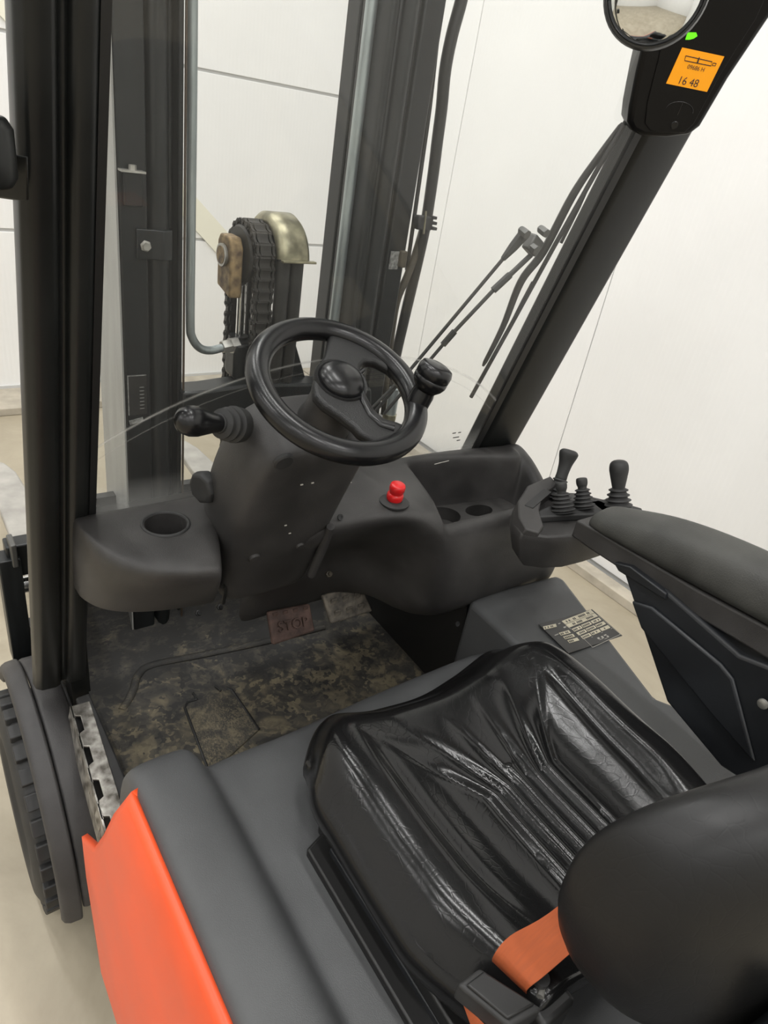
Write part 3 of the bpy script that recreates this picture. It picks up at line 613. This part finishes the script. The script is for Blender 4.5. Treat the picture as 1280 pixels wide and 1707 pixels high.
# -- footwell
fm = MB()
prof = [(.56, -1.13), (.90, -1.13), (1.12, -1.13), (1.142, -1.127), (1.158, -1.118), (1.21, -1.055), (1.25, -1.0), (1.275, -.96)]
fm.loft([[V((x, y, z)) for y, z in prof] + [V((x, y, z - .02)) for y, z in prof[::-1]] for x in (.228, .3, .5, .7, .9, .94)])
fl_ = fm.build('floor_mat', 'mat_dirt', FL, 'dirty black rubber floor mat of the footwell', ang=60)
rg = MB().tube(spline([PZ(203, 1184, -1.132), PZ(214, 1166, -1.128), PZ(222, 1150, -1.127), PZ(231, 1124, -1.127), PZ(256, 1108, -1.127), PZ(340, 1091, -1.127), PZ(450, 1068, -1.127), PZ(540, 1045, -1.127)], 5), .0085, 10, .8).build('mat_ridge', 'mat_dirt', fl_, origin=WO[fl_.name] - V((0, 0, H)))
hq = [PZ(303, 1174, -1.127), PZ(384, 1146, -1.127), PZ(432, 1216, -1.127), PZ(350, 1290, -1.127)]
MB().prism([hq[0] * .985 + hq[2] * .015, hq[1] * .985 + hq[3] * .015, hq[2], hq[3]], (0, 0, -.006)).build('floor_hatch', 'mat_dirt', fl_, bevel=.002, origin=WO[fl_.name] - V((0, 0, H)))
MB().tube([hq[3] + V((0, 0, -.001)), hq[0] + V((.002, -.012, 0)), hq[0] + V((.012, 0, 0)), hq[0] + (hq[1] - hq[0]) * .3], .0028, 8, .6).build('hatch_groove', 'black', fl_)
MB().tube([hq[1] + V((-.008, 0, 0)), hq[1] + V((0, -.008, 0)), hq[2]], .0028, 8, .6).build('hatch_groove', 'black', fl_)
MB().tube([hq[0] + (hq[1] - hq[0]) * .3, hq[0] + (hq[1] - hq[0]) * .3 + V((0, .022, 0))], .002, 8, .6).build('hatch_groove', 'black', fl_)
MB().tube([hq[0] + (hq[1] - hq[0]) * .8, hq[0] + (hq[1] - hq[0]) * .8 + V((-.006, .02, 0))], .002, 8, .6).build('hatch_groove', 'black', fl_)
MB().box((.60, 1.29, -.90), (.80, .02, .28)).build('bulkhead', 'black', FL, 'dark bulkhead under the dashboard', smooth=False)
MB().box((.214, 1.215, -.95), (.036, .19, .42)).build('side_bulkhead', 'paint', FL, smooth=False)
MB().prism([V((.935, 1.29, -1.15)), V((.935, 1.29, -.80)), V((.935, .98, -.80)), V((.935, .78, -.86)), V((.925, .70, -1.15))], (.02, 0, 0)).build('kick_panel', 'black', FL, 'dark kick panel on the far side of the footwell', smooth=False)
# pedals
def pedal(px, ydep, label, m, txt=None):
    c = [PY(u, v, ydep + dy) for u, v, dy in px]
    n_ = (c[1] - c[0]).cross(c[3] - c[0]).normalized()
    if n_.y > 0: n_ = -n_
    p = MB().prism(c, -n_ * .014).build('foot_pedal', m, FL, label, bevel=.005)
    ct = (c[0] + c[2]) / 2
    MB().tube([ct - n_ * .012 - (c[0] - c[3]) * .3, ct - n_ * .06 - (c[0] - c[3]) * .55], .009, 10).build('pedal_arm', 'steel', p)
    return p, c, n_, ct
p, c, n_, ct = pedal(((447, 1020, .02), (517, 1006, .02), (526, 1052, -.02), (456, 1076, -.02)), .985, 'worn brown rubber brake pedal marked STOP', 'pedal')
ax = (c[1] - c[0]).normalized(); ay = (c[0] - c[3]).normalized()
text('pedal_letters', 'STOP', ct + n_ * .0015 - ay * .006, ax, ay, .032, 'pedal', p, .004)
for k in range(4): MB().box(c[0] + (c[1] - c[0]) * (.14 + .24 * k) - ay * .008 + n_ * .001, (.012, .004, .008)).build('pedal_tread', 'pedal', p, bevel=.001)
p, c, n_, ct = pedal(((538, 992, .02), (603, 975, .02), (622, 1019, -.02), (553, 1040, -.02)), .99, 'dirt caked square accelerator pedal', 'pedaldirt')
ax = (c[1] - c[0]); ay = (c[0] - c[3])
for i in range(3):
    for j in range(2): MB().box(c[3] + ax * (.2 + .3 * i) + ay * (.3 + .4 * j) + n_ * .002, (.016, .005, .016)).build('pedal_tread', 'pedaldirt', p, bevel=.002)

# -- sill, fender, wheel, orange side
si = [V((.198, 1.10, -1.115)), V((.225, 1.10, -1.112)), V((.228, .66, -1.112)), V((.205, .66, -1.115))]
MB().prism(si, (0, 0, -.03)).build('sill_rubber', 'rubber', FL, 'black rubber sill beside the footwell', bevel=.004)
gA, gB = V((.186, 1.078, -1.112)), V((.166, .748, -1.112))
gd_ = (gB - gA); gl_ = gd_.length; gd_n = gd_.normalized(); gx = V((0, 0, 1)).cross(gd_n).normalized()
if gx.x < 0: gx = -gx
poly = [gA + gx * .034]
edge = []
for k in range(4):
    s0 = k * gl_ / 4
    edge += [gA + gd_n * s0, gA + gd_n * (s0 + .028), gA + gd_n * (s0 + .032) + gx * .010, gA + gd_n * (s0 + gl_ / 4 - .012) + gx * .010, gA + gd_n * (s0 + gl_ / 4 - .006)]
poly += edge + [gB, gB + gx * .034]
sg = MB().prism(poly, (0, 0, -.005)).build('step_grip', 'alu', FL, 'worn aluminium serrated step grip on the sill', bevel=.0012, ang=50)
for k in range(4):
    s0 = k * gl_ / 4; a = gA + gd_n * s0; b = gA + gd_n * (s0 + .034)
    MB().prism([a, b, b - gx * .006 + V((0, 0, -.03)), a - gx * .006 + V((0, 0, -.03))], gx * -.003).build('grip_tooth', 'alu', sg, smooth=False)
MB().prism([gA - gx * .004, gB - gx * .004, gB - gx * .012 + V((0, 0, -.07)), gA - gx * .012 + V((0, 0, -.07))], gx * .003).build('grip_skirt', 'alu', sg, smooth=False)
AY, AZ = 1.165, -1.44
def arch(prof, t0, t1, n, name, label):
    secs = []
    for k in range(n + 1):
        t = math.radians(t0 + (t1 - t0) * k / n)
        secs.append([V((x, AY - r * math.cos(t), AZ + r * math.sin(t))) for x, r in prof])
    return MB().loft(secs).build(name, 'fender', FL, label, bevel=.004, ang=60)
arch([(.098, .275), (.090, .292), (.094, .303), (.105, .309), (.128, .311), (.130, .300), (.120, .28)], -8, 150, 40, 'fender_lip', 'dark grey outer lip of the front mudguard')
arch([(.132, .285), (.131, .305), (.14, .308), (.172, .308), (.186, .300), (.19, .285)], -2, 150, 36, 'mudguard', 'dark grey plastic mudguard under the left pillar')
TR = .243
tw = thing_wheel = MB().lathe([(0, .005), (.10, .005), (.11, .0), (.14, .0), (.15, -.008), (.20, -.010), (.226, 0), (.235, .012), (.236, .16), (.225, .175), (.14, .175), (0, .17)], (.072, AY, AZ), (1, 0, 0), 56).build('front_wheel', 'rubber', FL, 'black front tyre with worn tread under the mudguard')
lg = None
for k in range(30):
    t = k * 2 * math.pi / 30; og = V((.098, AY - TR * .985 * math.cos(t), AZ + TR * .985 * math.sin(t)))
    if lg is None:
        lg = MB().box(og, (.052, .018, .034)).build('tread_lug', 'rubber', tw, bevel=.003); lg.rotation_euler = (-t, 0, 0)
    else: dup(lg, og + V((0, 0, H)), tw, (-t, 0, 0))
oz = [(-.857, .172, .638), (-.872, .163, .640), (-.92, .152, .660), (-1.0, .143, .69), (-1.09, .136, .735), (-1.14, .130, .80), (-1.20, .126, .775), (-1.28, .122, .725), (-1.38, .121, .70), (-1.48, .13, .70)]
secs = []
for z, x, yf in oz:
    secs.append([V((x + .012, yf + .002, z)), V((x + .002, yf, z)), V((x, yf - .012, z)), V((x, yf - .2, z)), V((x, .2, z)), V((x, -.35, z))])
MB().loft(secs, closed=False).build('side_panel', 'orange', FL, 'bright orange painted side panel of the chassis', solid=.012, ang=70)

# -- bonnet
yl = [.698, .695, .685, .662, .62, .45, .25, 0, -.35]
bx = [(.170, -1.0), (.172, -.90), (.175, -.868), (.183, -.852), (.198, -.846), (.235, -.845), (.262, -.847), (.277, -.856), (.286, -.873), (.295, -.883), (.308, -.881), (.36, -.879), (.45, -.884), (.60, -.885), (.80, -.885), (.94, -.885), (.95, -1.0)]
secs = []
for k, y in enumerate(yl):
    dz = (-.22, -.12, -.03, -.006, 0, 0, 0, 0, 0)[k]
    secs.append([V((x + (.0 if y > .5 else -(.5 - y) * .012 * (1 if .25 < x < .33 else 0)), y + ((.012 if x < .28 else (-.012 if x < .5 else 0)) if y > .64 else 0), max(z + dz, -1.13))) for x, z in bx])
MB().loft(secs, closed=False).build('bonnet', 'hood', FL, 'dark grey plastic bonnet beside the seat', sub=2)
cn = [V((.925, .765, -.852)), V((.96, .775, -.848)), V((1.188, .752, -.846)), V((1.195, .73, -.847)), V((1.066, .385, -.849)), V((1.12, .30, -.849)), V((1.12, .05, -.85)), V((.93, .05, -.85)), V((.92, .55, -.853))]
sc = MB().prism(cn, (0, 0, -.45)).build('side_console', 'hood', FL, 'dark grey plastic console carrying the load plate', bevel=.018)
# load plate
lz = -.8475
def lpt(u, v, dz=0): return PZ(880 + u / 6.4, 990 + v / 6.4, lz + dz)
A_, B_, C_, D_ = lpt(110, 330), lpt(680, 168), lpt(1005, 450), lpt(430, 640)
lpl = MB().prism([A_, B_, C_, D_], (0, 0, .0016)).build('load_plate', 'plate', FL, 'black load capacity plate with pale table cells', smooth=False, bevel=.0006)
def cell(c4, m='label'):
    return MB().prism([lpt(u, v, .0016) for u, v in c4], (0, 0, .0006)).build('plate_cell', m, lpl, smooth=False)
def quad(u, v, du, dv, eu, ev): return [(u, v), (u + du, v + dv), (u + du + eu, v + dv + ev), (u + eu, v + ev)]
cells = [quad(160, 350, 135, -30, 12, 32), quad(358, 292, 310, -122, 38, 34), quad(400, 330, 310, -122, 36, 32)]
for i in range(3):
    for j in range(3): cells.append(quad(465 + j * 100 + i * 48, 376 - j * 42 + i * 40, 90, -38, 28, 28))
for i in range(3): cells.append(quad(328 + i * 45, 418 + i * 40, 105, -30, 24, 28))
for c in cells:
    cell(c)
    (u0, v0), (u1, v1), (u2, v2), (u3, v3) = c
    nb = max(3, int((u1 - u0) / 18))
    for k in range(nb):
        if random.random() < .25: continue
        f0 = .1 + .8 * k / nb; f1 = f0 + .5 / nb
        def at(f, g): return (u0 + (u1 - u0) * f + (u3 - u0) * g, v0 + (v1 - v0) * f + (v3 - v0) * g)
        MB().prism([lpt(*at(a, g), .0022) for a, g in ((f0, .25), (f1, .25), (f1, .75), (f0, .75))], (0, 0, .0003)).build('plate_mark', 'print', lpl, smooth=False)
for a, b in (((545, 430), (690, 570)), ((690, 570), (985, 432)), ((985, 432), (745, 232)), ((400, 340), (465, 378))):
    MB().tube([lpt(*a, .0018), lpt(*b, .0018)], .0006, 5).build('plate_rule', 'whiteline', lpl)
for u, v, w, h in ((735, 470, 20, 30), (775, 455, 18, 40), (805, 440, 25, 20), (760, 490, 40, 6), (815, 480, 30, 6), (835, 450, 16, 30), (320, 318, 22, 12), (375, 355, 22, 22), (280, 440, 40, 16), (675, 462, 14, 6), (780, 415, 14, 6), (882, 372, 14, 6)):
    MB().prism([lpt(u, v, .0016), lpt(u + w, v - w * .4, .0016), lpt(u + w + h * .5, v - w * .4 + h * .5, .0016), lpt(u + h * .5, v + h * .5, .0016)], (0, 0, .0003)).build('plate_mark', 'whiteline', lpl, smooth=False)

# -- seat
SX, HW, Y0, Y1 = .628, .270, .12, .585
st = thing_seat = MB().box((SX, .33, -.862), (.42, .40, .04)).build('driver_seat', 'black', FL, 'black leatherette driver seat with ribbed cushion', bevel=.01)
def smooth(a, b, x): t = min(1, max(0, (x - a) / (b - a))); return t * t * (3 - 2 * t)
def cushion():
    NU, NV = 120, 110; top = []
    for j in range(NV + 1):
        b = j / NV; row = []
        for i in range(NU + 1):
            a = -1 + 2 * i / NU
            hw = HW * (1 - .10 * smooth(.72, 1, b) ** 2 * 1.2) * (1 - .12 * smooth(.35, 0, b))
            rc = .10
            x = SX + hw * a
            fr = Y1 - .055 * max(0, (abs(a) - .62) / .38) ** 2.2 - .016 * math.exp(-(a / .35) ** 2)
            y = Y0 + (fr - Y0) * b
            z = -.770 + .038 * smooth(.34, .80, abs(a)) * (1 - .25 * smooth(.6, 1, b)) + .012 * smooth(.4, .8, b) * (1 - smooth(.86, 1, b))
            da, db_ = smooth(.78, 1.04, abs(a)) ** 1.4, smooth(.82, 1.03, b) ** 1.5
            z -= .052 * min(1.1, math.hypot(da, db_))
            # ribs: parallel at the rear, fanning out to the front corners
            k = max(0, b - .48)
            w = .0265 + .16 * k ** 1.15
            s = (x - SX) / w
            m = (1 - smooth(2.3, 3.0, abs(s))) * (1 - smooth(.70, .86, b)) * (.35 + .65 * smooth(.72, .45, b))
            kk = smooth(.0, .25, abs(s) - .15) if b > .5 else 1
            ridge = abs(math.sin(math.pi * (s + .5))) ** .75
            z += m * .0115 * (ridge - .5) * (1 if b < .55 else .35 + .65 * kk)
            # soft folds in the side bolsters
            z += .005 * math.exp(-((abs(a) - .70) / .06) ** 2) * smooth(.1, .3, b) * (1 - smooth(.7, .9, b))
            z -= .008 * math.exp(-((abs(a) - .58 - .1 * b) / .05) ** 2) * smooth(.05, .3, b) * (1 - smooth(.6, .85, b))
            row.append(V((x, y, z)))
        top.append(row)
    mb = MB(); vs = [p for r in top for p in r]; n = NU + 1; fs = []
    for j in range(NV):
        for i in range(NU): fs.append((j * n + i, j * n + i + 1, (j + 1) * n + i + 1, (j + 1) * n + i))
    loop = [i for i in range(n)] + [j * n + NU for j in range(1, NV + 1)] + [NV * n + i for i in range(NU - 1, -1, -1)] + [j * n for j in range(NV - 1, 0, -1)]
    ctr = V((SX, .34, 0)); prev = loop
    for out, dz in ((.004, -.008), (.006, -.018), (.004, -.034), (-.006, -.050), (-.03, -.060)):
        base = len(vs); new = []
        for q in loop:
            p = vs[q]; d = V((p.x - SX, p.y - .34, 0)); d.normalize()
            vs.append(V((p.x + d.x * out, p.y + d.y * out, p.z + dz))); new.append(base + len(new))
        for k in range(len(loop)): fs.append((prev[k], new[k], new[(k + 1) % len(loop)], prev[(k + 1) % len(loop)]))
        prev = new
    fs.append(tuple(prev)); mb.add(vs, fs)
    return mb.build('seat_cushion', 'leather', st, 'glossy black cushion with raised ribs', ang=80)
cushion()
# seat suspension edge and rails
MB().prism([V((.382, .47, -.835)), V((.395, .49, -.835)), V((.392, .15, -.835)), V((.372, .15, -.835))], (0, 0, -.05)).build('seat_frame', 'black', st, bevel=.004)
MB().prism([V((.350, .45, -.868)), V((.405, .47, -.868)), V((.405, -.1, -.868)), V((.345, -.1, -.868))], (0, 0, -.02)).build('seat_base', 'black', st, bevel=.004)
MB().prism([V((.374, .43, -.858)), V((.380, .43, -.858)), V((.376, -.1, -.858)), V((.370, -.1, -.858))], (0, 0, -.012)).build('seat_rail', 'panelblue', st, bevel=.002)
MB().tube([PZ(692, 1580, -.80), PZ(760, 1607, -.80), PZ(795, 1618, -.80)], [.003, .003, .005], 8).build('slide_lever', 'steel', st, 'thin bare metal seat slide lever')
# backrest
def back():
    secs = []; ln = .086
    for k in range(33):
        a = -1 + 2 * k / 32; f = max((1 - abs(a) ** 3.2), 0) ** (1 / 2.6); f = max(f, .04)
        x = .6165 + .2245 * a; sec = []
        for t in range(32):
            th = t * 2 * math.pi / 32; c_, s_ = math.cos(th), math.sin(th)
            pv = math.copysign(abs(c_) ** .72, c_) * .060 * (.45 + .55 * f); pu = math.copysign(abs(s_) ** .72, s_) * .150 * f
            sec.append(V((x, .032 + .084 * a * a + pu * math.sin(ln) + pv * math.cos(ln), -.538 - .008 * a * a + pu * math.cos(ln) - pv * math.sin(ln))))
        secs.append(sec)
    return MB().loft(secs).build('backrest', 'leather_worn', st, 'rounded black backrest pad', sub=1)
back()
MB().prism([V((.47, -.035, -.55)), V((.79, -.035, -.55)), V((.79, .0, -.86)), V((.46, .0, -.86))], (0, .02, 0)).build('back_shell', 'panelblue', st, bevel=.012)
# belt and buckle
def strip(pts, w, th, name, m, par, label=None):
    secs = []
    for p, wd_ in zip(pts, w):
        secs.append([p - wd_, p + wd_, p + wd_ + V((0, 0, -th)), p - wd_ + V((0, 0, -th))])
    return MB().loft(secs).build(name, m, par, label, ang=60)
bz = -.725
b0, b1 = PZ(915, 1522, bz + .03), PZ(940, 1598, bz + .03)
c0, c1 = PZ(850, 1560, bz + .015), PZ(905, 1628, bz + .015)
d0, d1 = PZ(823, 1592, bz), PZ(880, 1648, bz)
e0, e1 = PZ(822, 1606, bz - .03), PZ(878, 1660, bz - .03)
back0, back1 = b0 + V((.10, .0, .01)), b1 + V((.10, .0, .01))
prs = [(back0, back1), (b0, b1), (c0, c1), (d0, d1), (e0, e1)]
mid = spline([(a + b) / 2 for a, b in prs], 5); hwv = spline([(b - a) / 2 for a, b in prs], 5)
bl = strip(mid, hwv, .0018, 'seat_belt', 'belt', FL, 'orange seat belt webbing looped out beside the backrest')
f0, f1 = PZ(772, 1672, bz - .03), PZ(830, 1730, bz - .03)
strip([(f0 + f1) / 2, (f0 + f1) / 2 + V((-.01, -.06, -.02))], [(f1 - f0) / 2] * 2, .0018, 'belt_tail', 'belt', bl)
bk = [PZ(800, 1612, bz - .004), PZ(905, 1680, bz - .004), PZ(850, 1712, bz - .004), PZ(762, 1640, bz - .004)]
bu = MB().prism(bk, (0, 0, -.028)).build('belt_buckle', 'rubber', FL, 'black plastic belt retractor box', bevel=.004)
MB().prism([bk[0] * .9 + bk[2] * .1, bk[1] * .9 + bk[3] * .1, bk[2] * .9 + bk[0] * .1, bk[3] * .9 + bk[1] * .1], (0, 0, .004)).build('buckle_lid', 'black', bu, bevel=.002)
MB().tube([PZ(905, 1640, bz - .01), PZ(900, 1662, bz - .01)], .004, 8).build('buckle_bolt', 'steel', bu)
MB().lathe([(0, 0), (.009, 0), (.009, .006), (0, .006)], PZ(900, 1634, bz - .006), (0, 0, 1), 16).build('buckle_washer', 'rubber', bu)
MB().box(PZ(905, 1690, bz - .05), (.05, .03, .06)).build('retractor_bracket', 'black', bu, bevel=.006)

# -- armrest, support and lever console
AX0, AX1 = .948, 1.042
def asec(y, zb, zt, i=0., o=0.):
    x0, x1 = AX0 + i, AX1 - o; hz = zt - zb
    return [V((x0, y, zb)), V((x0 - .004, y, zb + hz * .3)), V((x0 + .002, y, zb + hz * .72)), V((x0 + .020, y, zt - .004)), V(((x0 + x1) / 2 + .01, y, zt)), V((x1 - .014, y, zt - .002)), V((x1, y, zb + hz * .7)), V((x1, y, zb))]
ar = MB().loft([asec(.585, -.558, -.535, .02, .02), asec(.575, -.56, -.522, .008, .01), asec(.54, -.557, -.512), asec(.49, -.555, -.492), asec(.44, -.553, -.477), asec(.36, -.548, -.462), asec(.25, -.537, -.452), asec(.10, -.527, -.447), asec(-.05, -.52, -.45, .01, .01)]).build('armrest', 'armpad', FL, 'black padded armrest beside the seat', sub=2)
MB().loft([[V((AX0 + .004, y, zt)), V((AX0 + .004, y, zb)), V((AX1 - .01, y, zb)), V((AX1 - .01, y, zt))] for y, zt, zb in ((.60, -.556, -.590), (.555, -.552, -.592), (.46, -.548, -.590), (.36, -.543, -.585), (.25, -.533, -.578), (.10, -.522, -.572), (-.05, -.515, -.57))]).build('armrest_shell', 'dash', ar, bevel=.004)
def ax_(u, v, x=.945): return PX(u, v, x)
spn = MB().prism([ax_(1036, 948), ax_(1110, 1170), ax_(1200, 1278), ax_(1280, 1330), ax_(1330, 1330), ax_(1330, 1130), ax_(1232, 1092), ax_(1110, 985)], (.05, 0, 0)).build('armrest_support', 'panelblue', FL, 'blue black angular panel carrying the armrest', bevel=.006)
MB().prism([ax_(1056, 1000), ax_(1072, 1045), ax_(1195, 1195), ax_(1262, 1270), ax_(1225, 1130), ax_(1205, 1105), ax_(1090, 1010)], (-.008, 0, 0)).build('panel_facet', 'panelblue', spn, bevel=.007, ang=80)
MB().prism([ax_(1022, 938, .94), ax_(1050, 945, .94), ax_(1110, 990, .94), ax_(1108, 1000, .94), ax_(1030, 952, .94)], (.06, 0, 0)).build('panel_flange', 'panelblue', spn, bevel=.002)
MB().lathe([(0, 0), (.008, 0), (.0075, .003), (.004, .0045), (0, .0045)], ax_(1272, 1173, .936), (-1, 0, 0), 16).build('panel_screw', 'steel', spn)
# console
def cz(u, v, z): return PZ(u, v, z)
outl = [(.862, .640), (.876, .672), (.905, .706), (.955, .735), (1.03, .745), (1.10, .715), (1.15, .66), (1.165, .60), (1.13, .588), (1.03, .588), (.955, .594), (.90, .612)]
def ring(k, z, c=(1.0, .64)): return [V((c[0] + (x - c[0]) * k, c[1] + (y - c[1]) * k, z)) for x, y in outl]
lc = MB().loft([ring(.50, -.672), ring(.74, -.668), ring(.90, -.645), ring(.975, -.618), ring(1.0, -.602), ring(.99, -.592), ring(.965, -.588)]).build('lever_console', 'dash', FL, 'black lever console at the front end of the armrest', bevel=.003, ang=50)
base_ = [(.864, .640), (.878, .674), (.907, .708), (.957, .735), (1.03, .744), (1.03, .716), (.972, .700), (.932, .668), (.912, .634), (.888, .622)]
tz = (-.578, -.574, -.566, -.556, -.552, -.556, -.560, -.570, -.580, -.582)
tp = [V((x + (.004 if k < 5 else 0), y - (.004 if k < 5 else 0), z)) for k, ((x, y), z) in enumerate(zip(base_, tz))]
csh = MB().loft([[V((x, y, -.594)) for x, y in base_], tp]).build('console_shoulder', 'dash', lc, bevel=.003)
nb_ = (tp[2] - tp[7]).cross(tp[3] - tp[7]).normalized(); nb_ = nb_ if nb_.z > 0 else -nb_
bq = [PP(u, v, nb_, tp[7] + nb_ * .0005) for u, v in ((874, 843), (906, 815), (919, 821), (888, 848))]
MB().prism(bq, nb_ * .002).build('console_badge', 'rubber', lc, bevel=.0008)
MB().prism([PZ(893, 862, -.588), PZ(930, 845, -.588), PZ(985, 838, -.588), PZ(1012, 852, -.588), PZ(1005, 866, -.588), PZ(897, 872, -.588)], (0, 0, .014)).build('lever_plate', 'rubber', lc, bevel=.003)
MB().prism([V((1.06, .60, -.588)), V((1.07, .66, -.588)), V((1.12, .655, -.588)), V((1.160, .60, -.588)), V((1.14, .582, -.588))], (0, 0, .014)).build('lever_plate', 'rubber', lc, bevel=.003)
def lever(base, top, rb, kind, label):
    d = top - base; L = d.length; d.normalize()
    prof = [(0, 0), (rb, 0)]; nb = 5 if kind == 'small' else 4; hb = L * (.62 if kind == 'small' else .42)
    for k in range(nb):
        h = hb * (k + .15) / nb; r0 = rb * (1 - .42 * k / nb)
        prof += [(r0 * .78, h + hb * .04), (r0, h + hb * .09), (r0, h + hb * .12), (r0 * .78, h + hb * .17)]
    prof += [(rb * .42, hb), (0, hb)]
    lv = MB().lathe(prof, base, d, 24).build('control_lever', 'rubber', FL, label, ang=70)
    if kind == 'small': kp_ = [(0, hb - .003), (.0075, hb - .002), (.0085, hb + .004), (.0105, hb + .010), (.0105, L - .004), (.008, L - .001), (0, L)]
    else: kp_ = [(0, hb - .004), (.0115, hb - .003), (.012, hb), (.0165, hb + (L - hb) * .45), (.0182, hb + (L - hb) * .68), (.0165, hb + (L - hb) * .88), (.010, hb + (L - hb) * .985), (0, L)]
    if kind == 'flare': kp_ = [(0, hb - .004), (.011, hb - .003), (.0115, hb + .01), (.0135, hb + (L - hb) * .5), (.0185, hb + (L - hb) * .82), (.0175, hb + (L - hb) * .93), (.011, L), (0, L)]
    kp_ = [(max(0, p.x), p.y) for p in spline([V((r, h, 0)) for r, h in kp_], 4)]
    MB().lathe(kp_, base, d, 20).build('lever_knob', 'rubber', lv, ang=60)
    return lv
ba = PZ(938, 853, -.574); lever(ba, PX(935, 803, ba.x), .0235, 'small', 'short bellows lever with a small knob beside the console badge')
bb = PZ(973, 846, -.574); lever(bb, PX(969, 796, bb.x), .0215, 'small', 'short bellows lever between the two tall levers')
bcx = V((1.03, .712, -.588)); lever(bcx, PX(950, 750, 1.062), .022, 'flare', 'tall leaning lever with a flared angular knob')
bd = PZ(1030, 846, -.574); lever(bd, PX(1032, 767, bd.x), .027, 'tall', 'tall lever with an egg shaped knob')

# -- display unit on the right pillar
T4 = [(1137, 79), (1207, 94), (1178, 153), (1110, 139)]
SP = [V((1.016, .731, .158)), V((1.073, .697, .158)), V((1.077, .709, .113)), V((1.021, .743, .113))]
dax = V((.853, -.522, -.005)).normalized(); day = V((-.1, -.257, .961)); day = (day - dax * day.dot(dax)).normalized(); dn_ = dax.cross(day)
if dn_.dot(SP[0]) > 0: dn_ = -dn_                    # towards the camera
def dp(u, v, off=0.): return PP(u, v, dn_, SP[0] + dn_ * off)
hl = [(1047, 205), (1050, 180), (1062, 120), (1076, 60), (1088, -60), (1330, -60), (1285, 28), (1250, 80), (1215, 132), (1188, 178), (1168, 212), (1150, 226), (1110, 231), (1072, 229), (1053, 219)]
du = MB().prism([dp(u, v, -.002) for u, v in hl], dn_ * -.05).build('display_unit', 'darkcase', FL, 'black pillar display unit with lit orange screen', bevel=.008, ang=60)
ir = [(1074, 205), (1078, 170), (1096, 100), (1108, 40), (1115, -60), (1300, -60), (1258, 32), (1228, 78), (1196, 130), (1172, 175), (1155, 206), (1140, 220), (1100, 220), (1082, 216)]
MB().prism([dp(u, v, -.003) for u, v in ir], dn_ * .003).build('display_bezel', 'darkcase', du, bevel=.001)
sc_ = MB().prism([dp(u, v, 0.) for u, v in T4], dn_ * .0008).build('display_screen', 'screen', du, 'glowing amber screen reading 16 48', smooth=False)
MB().prism([dp(u, v, 0.) for u, v in ((1146, 54), (1160, 54), (1162, 60), (1156, 64), (1149, 66), (1142, 66))], dn_ * .0008).build('status_light', 'led', du, 'small lit green indicator', smooth=False)
text('screen_digits', '16 48', dp(1147, 137, .001), dax, day, .0145, 'print', sc_, .0002)
text('screen_digits', '09686 H', dp(1160, 114, .001), dax, day, .0078, 'print', sc_, .0002)
def fr4(p, r=.0006): MB().tube([dp(u, v, .0012) for u, v in p + [p[0]]], r, 4).build('screen_bar', 'print', sc_)
fr4([(1143, 93), (1187, 103), (1185, 110), (1141, 101)])
MB().box(dp(1164, 100, .0012), (.0015, .0015, .007)).build('screen_bar', 'print', sc_, smooth=False)
fr4([(1189, 105), (1194, 106), (1192, 110), (1187, 109)])
cg = dp(1131, 187, 0.)
MB().tube([cg + dax * (.022 * math.cos(t)) + day * (.012 * math.sin(t) + .002) for t in [i * math.pi / 10 for i in range(11)]], .0007, 6).build('keypad_line', 'gloss', du)
MB().tube([cg - day * .004, cg + day * .014], .0006, 6).build('keypad_line', 'gloss', du)
MB().lathe([(0, 0), (.006, 0), (.005, .001), (0, .001)], dp(1124, 209, .0), dn_, 16).build('display_sensor', 'gloss', du)
# mirror
mc = ray(1095, -16); mc = mc * (.90 / mc.length)
mn = (-mc.normalized() + V((-.30, -.25, .25))).normalized()
RM = .050
mr_ = MB().lathe([(0, -.03), (RM * .6, -.03), (RM * .98, -.012), (RM * 1.03, 0), (RM, .005), (RM * .95, .003), (RM * .94, -.002)], mc, mn, 48).build('mirror', 'gloss', FL, 'round convex rear view mirror in a black rim', ang=70)
MB().lathe([(RM * .95, 0), (RM * .93, .0025), (RM * .8, .008), (RM * .6, .0135), (RM * .4, .017), (RM * .2, .019), (0, .0198)], mc, mn, 48).build('mirror_glass', 'mirror', mr_, ang=80)
MB().tube([mc - mn * .02, mc - mn * .03 + V((.05, .03, .06)), mc + V((.12, .02, .12))], .008, 10).build('mirror_arm', 'paint', mr_)
